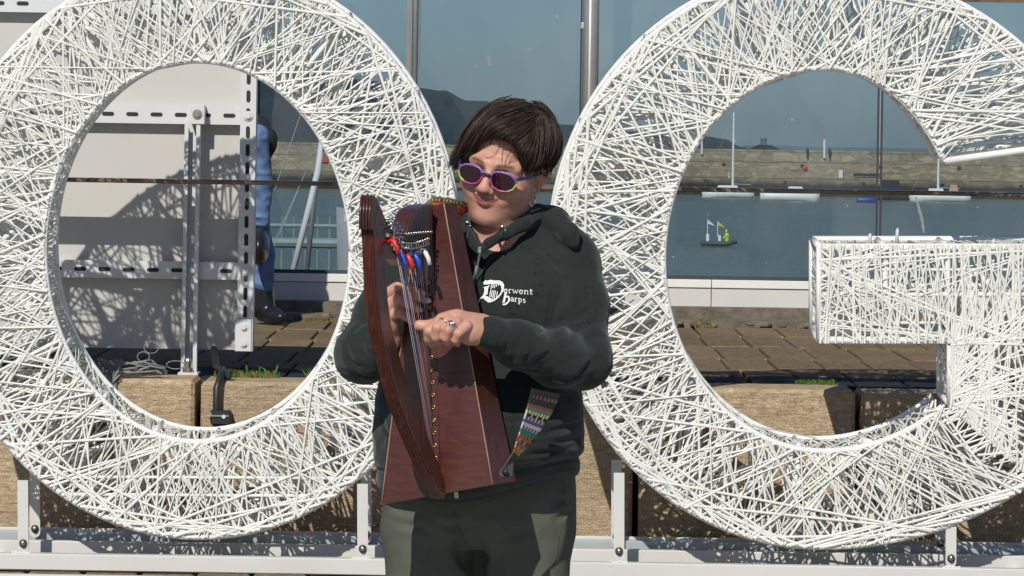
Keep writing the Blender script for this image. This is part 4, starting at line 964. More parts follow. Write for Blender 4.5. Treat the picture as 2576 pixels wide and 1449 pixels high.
# hood lying behind the neck and its collar edge running down to the zip
TC.chain([P(1210,560,8.22), P(1300,560,8.25), P(1385,572,8.20), P(1420,600,8.13)], [.035,.045,.040,.028], .02)
TC.chain([P(1322,548,8.16), P(1352,545,8.15), P(1395,556,8.11), P(1432,588,8.07), P(1444,612,8.06)], [.020,.024,.025,.020,.011], .010)
TC.cone(P(1262,470,8.12), P(1254,600,8.12), .060, .055, .010, 'cut')              # neck opening
TC.chain([P(1250,580,8.05), P(1225,606,8.0), P(1207,622,7.985)], [.044,.022,.005], .006, 'cut')
TC.chain([P(1350,536,8.115), P(1318,562,8.06), P(1270,589,8.020), P(1230,611,7.995), P(1209,630,7.984)], [.020,.015,.0115,.0095,.007], .008)
TC.chain([P(1158,540,8.08), P(1166,572,8.035), P(1181,600,8.005), P(1203,632,7.984)], [.019,.014,.0110,.007], .008)
# sleeve and belly folds: long soft ridges
CREASES = (
  ((1418,700,8.045),(1380,850,7.975),.010), ((1395,812,8.0),(1350,838,7.905),.006), ((1440,800,8.0),(1375,838,7.90),.007), ((1480,822,8.0),(1400,852,7.90),.007), ((1512,838,8.02),(1436,872,7.915),.006),
  ((1470,700,8.05),(1492,800,8.05),.004), ((1500,760,8.05),(1440,812,8.02),.0045), ((1520,800,8.05),(1450,830,7.97),.004), ((1400,826,7.95),(1330,842,7.88),.004), ((1420,860,7.93),(1345,905,7.87),.004), ((1360,868,7.9),(1320,900,7.85),.003),
  ((1475,940,7.95),(1400,962,7.9),.004), ((1385,935,7.9),(1300,925,7.84),.004), ((1280,850,7.83),(1268,902,7.82),.003), ((1248,822,7.8),(1242,872,7.8),.0022), ((1238,820,7.8),(1231,868,7.8),.002), ((1228,818,7.8),(1222,866,7.8),.0018),
  ((1290,1060,7.97),(1380,1050,8.0),.004), ((1300,1130,7.97),(1400,1120,8.0),.004), ((1340,1160,7.98),(1440,1172,8.03),.004), ((960,1060,8.0),(990,1150,7.97),.005), ((1400,1070,8.0),(1465,1040,8.06),.005), ((1290,1183,7.97),(1450,1178,8.05),.0035),
  ((1350,620,8.05),(1395,650,8.06),.004), ((1300,640,8.0),(1340,690,7.98),.004), ((1260,650,7.98),(1250,720,7.97),.0035), ((1400,720,8.03),(1385,830,7.97),.004),
  ((880,850,7.98),(935,870,7.93),.004), ((870,900,7.99),(930,930,7.93),.005), ((890,940,7.98),(945,950,7.93),.004), ((905,800,7.99),(950,830,7.95),.005),
  ((1310,842,7.845),(1290,905,7.82),.0045), ((1335,850,7.855),(1322,930,7.835),.005), ((1262,818,7.79),(1253,880,7.79),.003),
  ((1500,900,7.99),(1440,955,7.915),.006), ((1455,965,7.94),(1370,945,7.87),.006),
  ((895,830,7.96),(925,905,7.91),.007), ((870,865,7.99),(905,955,7.945),.007), ((915,820,7.95),(940,880,7.905),.006), ((930,800,7.98),(885,835,7.98),.006),
  ((1000,690,8.0),(1010,760,7.98),.006),
  ((1330,1110,7.985),(1455,1080,8.05),.009), ((1360,1138,7.985),(1462,1120,8.06),.009), ((1300,1168,7.975),(1450,1152,8.06),.007), ((1395,1090,8.0),(1462,1062,8.06),.006), ((1320,1040,7.975),(1400,1020,7.99),.007),
  ((1250,700,7.975),(1300,760,7.965),.004), ((1265,660,7.985),(1350,700,7.985),.005), ((1380,640,8.06),(1420,690,8.06),.006), ((950,1120,8.03),(985,1090,7.985),.007), ((945,1160,8.05),(990,1150,7.98),.006))
zb = P(1205,1186,8.13).z; TC.f += (np.exp(-((Z - zb)/.006)**2) * .0045).astype(np.float32)          # seam above the ribbed band
TC.blur(1)
Vh, Fh_ = TC.mesh()
dn = .0012 * vnoise(Vh, 14, 1) + .0006 * vnoise(Vh * np.array([1,1,2.2]), 38, 4) + .0016 * (1 - np.abs(vnoise(Vh * np.array([.8,.8,1.7]), 16, 9)))**3
c0 = Vh - np.array([P(1205,900,8.14).x, 8.14, 0]); c0[:, 2] = 0; c0 /= np.linalg.norm(c0, axis=1)[:, None] + 1e-6
Vh = Vh + c0 * dn[:, None] - np.array([0,1,0]) * (dn[:, None] * .5)
def normals(V, F):
    n = np.cross(V[F[:,2]] - V[F[:,0]], V[F[:,3]] - V[F[:,1]]); o = np.zeros_like(V)
    for i in range(4): np.add.at(o, F[:, i], n)
    return o / (np.linalg.norm(o, axis=1)[:, None] + 1e-12)
def fold(V, F, creases, bvh, k=1.0):
    """press soft folds into cloth along surface lines"""
    nn = normals(V, F); disp = np.zeros(len(V))
    for (a, b, r) in creases:
        pts = []
        for t in np.linspace(0, 1, 9):
            q = P(a[0]+(b[0]-a[0])*t, a[1]+(b[1]-a[1])*t, a[2]+(b[2]-a[2])*t); h = bvh.ray_cast(Vector((q.x, 7.4, q.z)), Vector((0,1,0))); pts.append(np.array((h[0] if h[0] is not None else q)[:]))
        D = np.full(len(V), 9.0); T = np.zeros(len(V))
        for i in range(8):
            ab = pts[i+1] - pts[i]; t = np.clip(((V - pts[i]) @ ab) / (ab @ ab + 1e-9), 0, 1); dd = np.linalg.norm(V - pts[i] - t[:, None] * ab, axis=1); m = dd < D; D[m] = dd[m]; T[m] = (i + t[m]) / 8
        env = np.sin(np.pi * np.clip(.08 + .84 * T, 0, 1)); r2 = r * 1.25
        disp += k * env * r * (-.85 * np.exp(-(D/r2)**1.3) + .46 * np.exp(-((D - 1.9*r2)/(1.2*r2))**2))
    return V + nn * np.clip(disp, -.009, .009)[:, None]
BV0 = BVHTree.FromPolygons([tuple(v) for v in Vh], [tuple(f) for f in Fh_])
Vh = fold(Vh, Fh_, CREASES, BV0, .66)
# the hem rides up over her left hip
za, zb_ = P(1205,1040,8.13).z, P(1205,1252,8.13).z; xa_, xb_ = P(1140,1200,8.0).x, P(1420,1200,8.1).x
wz = np.clip((za - Vh[:,2]) / (za - zb_), 0, 1); Vh[:,2] += .046 * wz * np.clip((Vh[:,0] - xa_) / (xb_ - xa_), 0, 1)
hood_me = npmesh('hoodie', Vh, Fh_)
m, nt, b, o = newmat('dark_green_fleece')
cloth = ramp(nt, noise_chain(nt, 14, 5, .6), [(.3, (.0125,.0165,.0152)), (.7, (.0165,.021,.0195))])
spots = ramp(nt, noise_chain(nt, 100, 1.5, .4, (1,1,.8)), [(.685, (1,1,1)), (.70, (.5,.5,.52))]); cloth = mixc(nt, 1.0, cloth, spots, 'MULTIPLY')
nt.links.new(cloth, b.inputs['Base Color']); b.inputs['Roughness'].default_value = .85; b.inputs['Sheen Weight'].default_value = .22; b.inputs['Sheen Roughness'].default_value = .5; b.inputs['Sheen Tint'].default_value = (.6,.68,.66,1); b.inputs['Specular IOR Level'].default_value = .25
bump(nt, b, noise_chain(nt, 700, 2, .6), .25, .0012); M_FLEECE = m
hoodie = link('hoodie', hood_me, wom, M_FLEECE)
BVH = BVHTree.FromPolygons([tuple(v) for v in Vh], [tuple(f) for f in Fh_])
def drape(px, py, off=.0015):
    """point of the hoodie met by the line of sight-independent probe along +Y through the chest plane point"""
    q = P(px, py, 7.99); h = BVH.ray_cast(Vector((q.x, 7.5, q.z)), Vector((0,1,0)))
    p = h[0] if h[0] is not None else q
    q = P(px, py, p.y); h = BVH.ray_cast(Vector((q.x, 7.5, q.z)), Vector((0,1,0)))
    return (h[0] if h[0] is not None else q) + Vector((0,-off,0))
# --- zip, pull, eyelets, cords
M_ZIP = pmat('zip_metal', (.40,.42,.42), .35, .9, .25, 300); M_CORDG = pmat('green_drawcord', (.010,.030,.026), .8, 0, .2, 60)
zpts = [(1207,622),(1206,640),(1203,655),(1197,680),(1190,705),(1184,730)]
mb = MB()
for i in range(len(zpts)-1):
    a, b = drape(*zpts[i], .002), drape(*zpts[i+1], .002)
    for j in range(9): p = a.lerp(b, j/9); mb.box(p - Vector((.0028,.001,.0012)), p + Vector((.0028,.001,.0012)))
mb.build('zip', M_ZIP, hoodie)
p = drape(1206, 640, .006); MB().box(p + Vector((-.0035,-.002,.002)), p + Vector((.0035,.003,.013)), ch=.001).tube([p + Vector((0,-.003,.004)), p + Vector((-.004,-.004,-.022))], [.0018,.003], 8).build('zip_pull', M_SILVER, hoodie)
p0, p1 = drape(1147,1236,.002), drape(1149,1254,.002); mb = MB()
for j in range(9): p = p0.lerp(p1, j/9); mb.box(p - Vector((.004,.003,.0012)), p + Vector((.004,.001,.0012)))
mb.build('zip_end', M_ZIP, hoodie)
for (ex, ey), path in (((1176,566),[(1176,568),(1180,582),(1174,600),(1176,616)]), ((1264,577),[(1264,580),(1258,600),(1250,622),(1235,650),(1215,680),(1196,706),(1186,722)])):
    c = drape(ex, ey, .003); u = Vector((1,0,0)); v = Vector((0,-.35,1)).normalized()
    MB().tube([c + (u*math.cos(j*math.pi/9)*.0056 + v*math.sin(j*math.pi/9)*.0066) for j in range(19)], .0017, 8).build('eyelet', M_SILVER, hoodie, True)
    MB().tube([drape(x, y, .004) for x, y in path], .0032, 8).build('drawcord', M_CORDG, hoodie, True)
# --- printed words
M_PRINT = pmat('white_print', (.80,.81,.80), .6, 0, .03, 50)
def lz(zx, zy): return (1560 + zx/7.576)/1.3665, (940 + zy/7.576)/1.3665
def decal(poly, par, mat=M_PRINT, name='letter'):
    p2 = [Vector((x, y, 0)) for x, y in poly]; tris = tessellate_polygon([p2]); vs = [drape(*lz(x, y), .0022) for x, y in poly]
    MBx.add(vs, [tuple(t) for t in tris])
def ribbon(pts, w):
    for i in range(len(pts) - 1):
        a, b = Vector(pts[i]), Vector(pts[i+1]); d = (b - a).normalized(); n = Vector((-d.y, d.x)) * w/2; e = d * w * .18
        q = [a - e + n, a - e - n, b + e - n, b + e + n]; MBx.add([drape(*lz(v.x, v.y), .0022 + .00004 * (i % 3)) for v in q], [(0,1,2,3)])
logo = None
D_ = [(770,270),(775,225),(830,170),(850,190),(960,165),(1060,180),(1200,185),(1270,225),(1310,300),(1300,400),(1270,490),(1210,580),(1130,660),(1040,720),(940,755),(880,745),(830,705),(770,650),(710,645),(675,690),(655,760),(640,750),(650,700),(700,630),(760,570),(790,490),(800,430),(790,370),(760,355),(850,340),(945,295),(905,350),(885,430),(885,510),(890,525),(860,545),(815,585),(870,590),(920,620),(980,660),(1030,670),(1080,650),(1130,610),(1190,540),(1235,460),(1245,390),(1230,330),(1200,290),(1160,270),(1060,270),(960,270),(880,285),(800,288)]
MBx = MB(); decal(D_, None); logo = MBx.build('printed_initial', M_PRINT, hoodie)
MBx = MB()
for a, b in (((988,272),(935,608)), ((1032,272),(973,618)), ((1072,288),(1012,645)), ((1116,285),(1050,650)), ((1166,275),(1112,620))): ribbon([a, b], 20)
MBx.build('printed_strings', M_PRINT, logo)
def arc(cx, cy, rx, ry, a0, a1, n=9): return [(cx + rx*math.cos(R(a0 + (a1-a0)*i/n)), cy + ry*math.sin(R(a0 + (a1-a0)*i/n))) for i in range(n+1)]
GL = {
 'e': [(arc(.5,.5,.42,.48,0,320), .17), ([(.08,.5),(.92,.5)], .11)],
 'r': [([(.3,0),(.3,1)], .2), ([(.08,.02),(.62,.02)], .09), ([(.08,.97),(.3,.97)], .09), (arc(.66,.58,.36,.40,160,50,6), .15)],
 'w': [([(.08,1),(.3,0)], .15), ([(.3,0),(.5,.85)], .11), ([(.5,.85),(.72,0)], .15), ([(.72,0),(.95,1)], .11), ([(-.03,.99),(.22,.99)], .08), ([(.82,.99),(1.06,.99)], .08)],
 'n': [([(.2,0),(.2,1)], .18), (arc(.5,.6,.30,.38,170,0,7), .15), ([(.8,.6),(.8,0)], .18), ([(.02,.03),(.4,.03)], .08), ([(.62,.03),(1.0,.03)], .08), ([(.02,.97),(.2,.97)], .08)],
 't': [([(.42,1.4),(.42,.2)], .2), ([(.1,.98),(.85,.98)], .12), (arc(.64,.22,.22,.2,180,330,6), .14)],
 'a': [(arc(.5,.62,.3,.36,150,0,6), .15), ([(.8,.62),(.8,.05)], .2), (arc(.46,.28,.32,.28,50,330,8), .14), ([(.8,.04),(1.0,.04)], .09)],
 'p': [([(.25,-.5),(.25,1)], .2), (arc(.5,.5,.36,.46,120,-120,9), .16), ([(.05,-.48),(.5,-.48)], .09), ([(.05,.97),(.25,.97)], .09)],
 's': [(arc(.5,.74,.3,.24,30,260,8), .14), (arc(.5,.27,.32,.26,80,-150,8), .15)]}
def word(txt, x0, y0, x1, y1, h, widths):
    tot = sum(widths); t = 0
    for ch, wd in zip(txt, widths):
        xa = x0 + (x1-x0)*t/tot; ya = y0 + (y1-y0)*t/tot; wd_ = (x1-x0)*wd/tot*.9; sl = (y1-y0)/(x1-x0)
        for pts, sw in GL[ch]:
            ribbon([(xa + px*wd_ - (.0)*py, ya + px*wd_*sl - py*h) for px, py in pts], sw*h*1.05)
        t += wd
MBx = MB(); word('erwent', 1295, 498, 2075, 552, 100, [1,.85,1.45,1.05,1.15,.9]); MBx.build('printed_word', M_PRINT, hoodie)
MBx = MB(); ribbon([(1352,508),(1300,745)], 52); ribbon([(1335,520),(1388,506)], 18); ribbon([(1262,742),(1330,746)], 18)
ribbon([(1335,628),(1375,595),(1415,600),(1440,640),(1440,690),(1415,740),(1370,785),(1320,806),(1280,800)], 40)
word('arps', 1470, 718, 1885, 768, 100, [1,.85,1.1,.9]); MBx.build('printed_word', M_PRINT, hoodie)
# ---------------- trousers and shoes
T = Field((-.32, 7.92, 0.03), (.24, 8.48, .98), .0055)
TY = 8.205
def trow(y, x0, x1, b): return row(y, x0, x1, b, TY)
T.stack([trow(1120,975,1440,.120), trow(1170,968,1446,.124), trow(1230,964,1450,.130), trow(1300,962,1450,.128), trow(1350,966,1442,.112), trow(1385,985,1425,.085)], .03)
for px, fx, kx in ((1318, 1330, 1318), (1085, 1060, 1080)):
    T.chain([P(px,1340,TY), P(px,1449,TY-.01), (P(kx,1449,TY).x, TY-.01, .46), (P(fx,1449,TY).x, TY+.03, .10)], [.102,.089,.066,.050], .012)
T.blur(1); Vt, Ft = T.mesh()
Vt = Vt + np.array([0,-1,0]) * (.003 * vnoise(Vt * np.array([1,1,.6]), 18, 2) + .002 * vnoise(Vt, 40, 3))[:, None]
BV1 = BVHTree.FromPolygons([tuple(v) for v in Vt], [tuple(f) for f in Ft])
Vt = fold(Vt, Ft, (((1160,1310,8),(1196,1460,8),.020),((1180,1380,8),(1198,1480,8),.026),((1188,1410,8),(1198,1490,8),.03),((1240,1375,8),(1335,1345,8),.007),((1400,1320,8),(1445,1300,8),.006),((1180,1350,8),(1100,1325,8),.006),((1395,1282,8),(1440,1275,8),.005),((1000,1330,8),(1090,1350,8),.006),((970,1290,8),(1020,1300,8),.005),((1160,1240,8),(1150,1300,8),.004)), BV1)
m, nt, b, o = newmat('olive_denim')
c_ = ramp(nt, noise_chain(nt, 9, 5, .6), [(.3, (.088,.093,.072)), (.7, (.112,.117,.094))]); nt.links.new(c_, b.inputs['Base Color']); b.inputs['Roughness'].default_value = .85; b.inputs['Specular IOR Level'].default_value = .2
bump(nt, b, noise_chain(nt, 500, 2, .6, (1,1,.6)), .3, .0012); M_OLIVE = m
trousers = link('trousers', npmesh('trousers', Vt, Ft), wom, M_OLIVE)
BT = BVHTree.FromPolygons([tuple(v) for v in Vt], [tuple(f) for f in Ft])
def on_t(px, py, off=.001):
    q = P(px, py, 8.02); h = BT.ray_cast(Vector((q.x, 7.4, q.z)), Vector((0,1,0))); return (h[0] if h[0] is not None else q) + Vector((0,-off,0))
M_SEAM = pmat('seam_thread', (.075,.078,.062), .9, 0, .2, 80)
def seam(pts, r, name):
    q = []
    for i in range(len(pts)-1):
        for j in range(6): t = j/6; q.append(on_t(pts[i][0]+(pts[i+1][0]-pts[i][0])*t, pts[i][1]+(pts[i+1][1]-pts[i][1])*t, .0004))
    for _ in range(2): q = [q[0]] + [(q[k-1] + q[k]*2 + q[k+1])/4 for k in range(1, len(q)-1)] + [q[-1]]
    MB().tube(q, r, 5).build(name, M_SEAM, trousers, True)
seam(((1418,1215),(1421,1240),(1419,1280),(1413,1330),(1406,1380),(1398,1430),(1392,1449)), .0009, 'side_seam')
seam(((1140,1290),(1150,1330),(1168,1370),(1188,1400)), .0007, 'fly_seam')
for px in (1058, 1330):
    x = P(px, 1449, TY).x; Fs = Field((x-.08,7.90,-.02), (x+.08,8.34,.16), .006)
    Fs.chain([(x,8.25,.05),(x,8.11,.045),(x,7.99,.035)], [.045,.042,.034], .02); Fs.cone((x,8.23,.06),(x,8.23,.13), .045, .05, .02)
    Fs.f = np.maximum(Fs.f, .0 - Fs.grids()[2]).astype(np.float32); link('shoe', npmesh('shoe', *Fs.mesh()), wom, M_BLACK)
# ---------------- hair
M_HAIRC = pmat('hair_under', (.012,.008,.006), .7, 0, .3, 90, spec=.2)
Hh = Field((HC.x-.17, HC.y-.2, HC.z-.17), (HC.x+.17, HC.y+.2, HC.z+.19), .0032)
Hh.ell(H(0,-.020,.036), (.079,.098,.089), .02, HM); Hh.ell(H(.006,.002,.066), (.074,.080,.053), .03, HM)
Hh.ell(H(.062,-.034,.046), (.026,.050,.044), .02, HM)           # above and behind her left ear
Hh.chain([H(-.018,.064,.080), H(-.048,.056,.060), H(-.068,.042,.028), H(-.084,.036,-.004), H(-.093,.033,-.022)], [.024,.021,.014,.008,.003], .02)   # sweep at the right temple
Hh.chain([H(.015,.080,.082), H(.046,.074,.058), H(.066,.050,.034)], [.020,.019,.016], .02)
Hh.ell(H(0,-.070,-.012), (.054,.036,.045), .02, HM)
Hh.ell(H(.002,.106,.018), (.066,.062,.066), .010, HM, 'cut')   # face opening
Hh.ell(H(.0,.085,-.07), (.085,.09,.075), .010, HM, 'cut')
Hh.blur(1); Vc, Fc = Hh.mesh()
hair = link('hair', npmesh('hair', Vc, Fc), wom, M_HAIRC)
_hv = Vb[:, 2] > HC.z - .16; _ix = np.cumsum(_hv) - 1; _hf = Fb[_hv[Fb].all(1)]
HB = BVHTree.FromPolygons([tuple(v) for v in Vc] + [tuple(v) for v in Vb[_hv]], [tuple(f) for f in Fc] + [tuple(f + len(Vc)) for f in _ix[_hf]])
m, nt, b, o = newmat('hair_strands'); at = N(nt, 'ShaderNodeAttribute', attribute_name='tint'); nt.links.new(at.outputs['Color'], b.inputs['Base Color']); b.inputs['Roughness'].default_value = .55; b.inputs['Specular IOR Level'].default_value = .3
M_HAIR = m
hr = random.Random(21); mb = MB(); tints = []
crown = Vector((.030,-.035,.130))      # head-local x, forward, z
def lock(target, n, spread, w, lift=.004, tipout=.0, steps=8, start=None):
    for _ in range(n):
        s0 = (start or crown) + Vector((hr.gauss(0,.022), hr.gauss(0,.022), 0)); t0 = Vector(target) + Vector((hr.gauss(0,spread), hr.gauss(0,spread), hr.gauss(0,spread)))
        pts = []; li = lift * hr.uniform(.1, 1.3); bend = hr.gauss(0, .006); w_ = w * hr.uniform(.6, 1.3); a0 = s0.normalized(); a1 = t0.normalized(); om = a0.angle(a1); so = math.sin(om)
        if so < 1e-3: continue
        for i in range(steps + 1):
            t = i / steps; d = (a0 * math.sin((1-t)*om) + a1 * math.sin(t*om)) / so; d = d + a0.cross(a1) * bend * math.sin(t*math.pi) * 6
            dw = HM @ Vector((d.x, -d.y, d.z)); c0 = H(0,-.01,.025); h = HB.ray_cast(c0 + dw.normalized() * .3, -dw.normalized())
            p = h[0] if h[0] is not None else H(*(d * t0.length)); out = dw.normalized()
            if (p - c0).length < .055: p = H(*(d.normalized() * (t0.length)))
            pts.append(p + out * (li * (.25 + math.sin(t*math.pi)*.75) + tipout * t**3))
        rs = [w_ * (.5 + .5*math.sin(math.pi * min(1, .15 + t_/steps*.85)))*(1 if t_ < steps else .2) for t_ in range(steps+1)]
        n0 = len(mb.v); mb.tube(pts, rs, 4, False); c = hr.choice(((.013,.0085,.006),(.017,.011,.008),(.024,.016,.011),(.010,.007,.0055),(.034,.023,.015)))
        tints.extend([c] * (len(mb.v) - n0))
# back and far side
for x, f_, z, n, sp, to in ((.086,-.03,.0,110,.012,.0), (.080,-.06,-.05,110,.014,.002), (.05,-.1,-.06,110,.016,.0), (0,-.11,-.06,90,.02,.0), (-.07,-.07,-.04,90,.02,.0), (-.088,-.01,.02,100,.016,.0), (-.085,.02,.04,90,.014,.0), (.075,.02,.05,90,.012,.0), (-.05,.06,.08,90,.014,.0), (.02,.07,.085,90,.014,.0)):
    lock((x, f_, z), n, sp, .0018, .004, to)
# the sweep as it lies: streams running from the parting over the brow and down the sides
def onhead(zx, zy):
    q = P((1500 + zx/2.898)/1.3665, (320 + zy/2.898)/1.3665, 8.07); e = Vector((0,0,EYE)); dr = (q - e).normalized(); h = HB.ray_cast(q - dr * .5, dr)
    return (h[0], h[1]) if h[0] is not None and h[0].y < 8.2 else (q, -dr)
ST = [[(900,80),(760,52),(620,72),(470,175),(330,335),(235,490),(170,620)],
 [(900,110),(700,90),(560,140),(420,245),(290,430),(200,590),(140,680)],
 [(905,140),(690,150),(520,240),(380,380),(280,540),(215,660),(180,760)],
 [(910,165),(720,190),(560,280),(430,380),(360,500),(310,620),(250,720)],
 [(925,200),(760,240),(610,300),(500,355),(430,405),(385,490),(350,600)],
 [(928,210),(770,240),(610,300),(490,365),(405,440),(350,540),(290,660)],
 [(935,225),(800,275),(690,325),(600,360),(530,385),(470,405),(425,425)],
 [(950,245),(860,305),(780,345),(710,375),(650,395),(600,405),(550,415)],
 [(965,262),(900,330),(840,375),(790,405),(750,425),(715,440),(680,452)],
 [(980,270),(935,350),(895,410),(870,445),(845,475),(825,500),(800,520)],
 [(995,270),(970,370),(945,450),(925,510),(905,560),(895,600),(885,640)],
 [(1010,255),(1005,370),(990,470),(970,560),(955,640),(945,710),(935,770)],
 [(1020,230),(1055,350),(1050,450),(1030,540),(1010,620),(990,680),(975,730)],
 [(1020,200),(1100,320),(1110,430),(1095,510),(1075,580),(1060,620),(1045,650)],
 [(1010,170),(1140,280),(1165,390),(1160,470),(1145,550),(1130,600),(1110,640)],
 [(1000,140),(1120,210),(1175,330),(1185,430),(1172,510),(1150,590),(1125,640)],
 [(980,105),(1085,145),(1160,240),(1192,340),(1198,420),(1188,510),(1165,580)],
 [(950,85),(1035,90),(1112,155),(1172,250),(1194,340),(1202,410),(1196,490)]]
HTONE = ((.021,.014,.0105),(.029,.0195,.0145),(.040,.027,.020),(.015,.0105,.008),(.060,.041,.030),(.030,.020,.015),(.085,.060,.044))
for i in range(len(ST) - 1):
    for k in range(330):
        f_ = hr.random(); js = hr.gauss(0, 9), hr.gauss(0, 9); je = hr.gauss(0, 16), hr.gauss(0, 18); t0 = hr.uniform(0, .25); t1 = hr.uniform(.72, 1.02)
        cl = round(f_ * 7) / 7 * .75 + f_ * .25; tone = hr.choice(HTONE); lift = hr.uniform(.0005, .0065) * (1.9 if hr.random() < .08 else 1)
        pts = []
        for s_ in range(9):
            t = t0 + (t1 - t0) * s_ / 8; u = min(t, 1) * 6; j = min(5, int(u)); w_ = u - j; w_ = w_ if t <= 1 else 1
            a, b = ST[i], ST[i+1]; g = f_ * (1 - t) + cl * t
            x = (a[j][0]*(1-w_) + a[j+1][0]*w_) * (1-g) + (b[j][0]*(1-w_) + b[j+1][0]*w_) * g + js[0]*(1-t) + je[0]*t
            y = (a[j][1]*(1-w_) + a[j+1][1]*w_) * (1-g) + (b[j][1]*(1-w_) + b[j+1][1]*w_) * g + js[1]*(1-t) + je[1]*t
            p, nn = onhead(x, y); pts.append(p + nn * (lift + .001))
        for s_ in range(2): pts = [pts[0]] + [(pts[q-1] + pts[q]*2 + pts[q+1]) / 4 for q in range(1, 8)] + [pts[8]]
        w0 = hr.uniform(.00045, .0011); n0 = len(mb.v); mb.tube(pts, [w0*.8, w0, w0, w0, w0, w0*.95, w0*.8, w0*.55, w0*.15], 4, False); tints.extend([tone] * (len(mb.v) - n0))
for k in range(150):
    x0 = hr.uniform(880, 1190); y0 = 640 + hr.gauss(0, 40) + (40 if x0 < 1000 else 0); x1, y1 = x0 - hr.uniform(-6, 34), y0 + hr.uniform(50, 170); a, b = onhead(x0, y0)[0], onhead(x1, y1)[0]
    if abs(b.y - a.y) > .05: b.y = a.y
    n0 = len(mb.v); mb.tube([a + Vector((0,-.003,0)), a.lerp(b, .5) + Vector((.001,-.004,0)), b + Vector((0,-.001,0))], [.0010,.0008,.0002], 4, False); tints.extend([hr.choice(HTONE)] * (len(mb.v) - n0))
for k in range(170):      # stray hairs standing off the outline
    i_, t_ = hr.randrange(len(ST)), hr.uniform(.05, .8); j_ = min(5, int(t_*6)); x0, y0 = ST[i_][j_]; x1, y1 = ST[i_][j_+1]; a, na = onhead(x0 + hr.gauss(0,14), y0 + hr.gauss(0,14)); b, nb = onhead(x1 + hr.gauss(0,30), y1 + hr.gauss(0,30)); n0 = len(mb.v)
    mb.tube([a + na*.004, a.lerp(b,.5) + (na+nb)*hr.uniform(.002,.007), b + nb*hr.uniform(.002,.012)], [.0006,.0005,.0002], 4, False); tints.extend([(.03,.02,.015)] * (len(mb.v) - n0))
for k in range(120):
    x0, y0 = hr.gauss(215, 26), hr.gauss(640, 40); x1, y1 = x0 - hr.uniform(15, 75), y0 + hr.uniform(-10, 110); a, b = onhead(x0, y0)[0], onhead(x1, y1)[0]; b.y = a.y - .004; n0 = len(mb.v)
    mb.tube([a + Vector((0,-.004,0)), a.lerp(b, .5) + Vector((-.001,-.006,.003)), b], [.0012,.0009,.0002], 4, False); tints.extend([(.013,.009,.007)] * (len(mb.v) - n0))
# loose wisps on the forehead
def hz3(zx, zy, Y): return P((1500 + zx/2.898)/1.3665, (320 + zy/2.898)/1.3665, Y)
for w in ([(575,430),(560,480),(520,525),(470,548),(430,545)], [(640,470),(620,540),(590,600),(540,640),(480,645)], [(690,490),(660,560),(650,640),(655,690)], [(760,540),(715,600),(690,660),(680,735)], [(800,560),(740,640),(720,700)], [(560,430),(540,500),(500,540)], [(850,600),(800,660),(700,700)], [(880,690),(905,740),(920,770)]):
    pts = []
    for x, y in w:
        q = hz3(x, y, 7.98); h = None
        pts.append(q)
    B2 = globals().setdefault('BB', BVHTree.FromPolygons([tuple(v) for v in Vb], [tuple(f) for f in Fb]))
    pp = []
    for x, y in w:
        q = hz3(x, y, 8.0); h = B2.ray_cast(Vector((q.x, 7.6, q.z)), Vector((0,1,0))); pp.append((h[0] if h[0] is not None else q) + Vector((0,-.004,0)))
    pp = sum([[pp[q_].lerp(pp[q_+1], t_) for t_ in (0,.25,.5,.75)] for q_ in range(len(pp)-1)], []) + [pp[-1]]
    for _ in range(4): pp = [pp[0]] + [(pp[q_-1] + pp[q_]*2 + pp[q_+1])/4 for q_ in range(1, len(pp)-1)] + [pp[-1]]
    n0 = len(mb.v); mb.tube(pp, [.0006] + [.0005]*(len(pp)-2) + [.0002], 4, False); tints.extend([(.03,.018,.012)] * (len(mb.v) - n0))
me = bpy.data.meshes.new('hair_strands'); me.from_pydata(mb.v, [], mb.f); me.update(); vcol(me, 'tint', np.array(tints))
o = link('hair_strands', me, hair, M_HAIR, True); o['kind'] = 'stuff'
# ---------------- sunglasses
gl = None
M_FP = pmat('purple_frame', (.22,.11,.36), .3, 0, .05, 60); M_FG = pmat('lime_frame', (.32,.55,.10), .3, 0, .05, 60); M_FM = pmat('magenta_frame', (.42,.06,.20), .3, 0, .05, 60); M_FN = pmat('navy_frame', (.03,.025,.10), .25, 0, .1, 60)
m, nt, b, o = newmat('dark_rose_lens'); b.inputs['Base Color'].default_value = (.020,.004,.008,1); b.inputs['Roughness'].default_value = .06; b.inputs['Coat Weight'].default_value = .3; M_LENS = m
GF = .1065     # forward distance of the lens plane
lensC = {-1: (-.0325, -.0065), 1: (.0345, -.0065)}
def outline(s):
    cx, cz = lensC[s]; pts = []
    # rounded octagon: top edge, outer corner, lower bowl, inner corner
    for x, z in ((-.0185,.0150),(-.004,.0180),(.013,.0165),(.0245,.0085),(.0270,.0010),(.0225,-.0105),(.0110,-.0175),(-.004,-.0185),(-.0160,-.0140),(-.0225,-.0045),(-.0235,.0065)):
        pts.append((cx + s*x*1.04, cz + z*1.03))
    return pts
def curve(x): return GF - 1.6 * x * x - .02 * abs(x)
gp = None
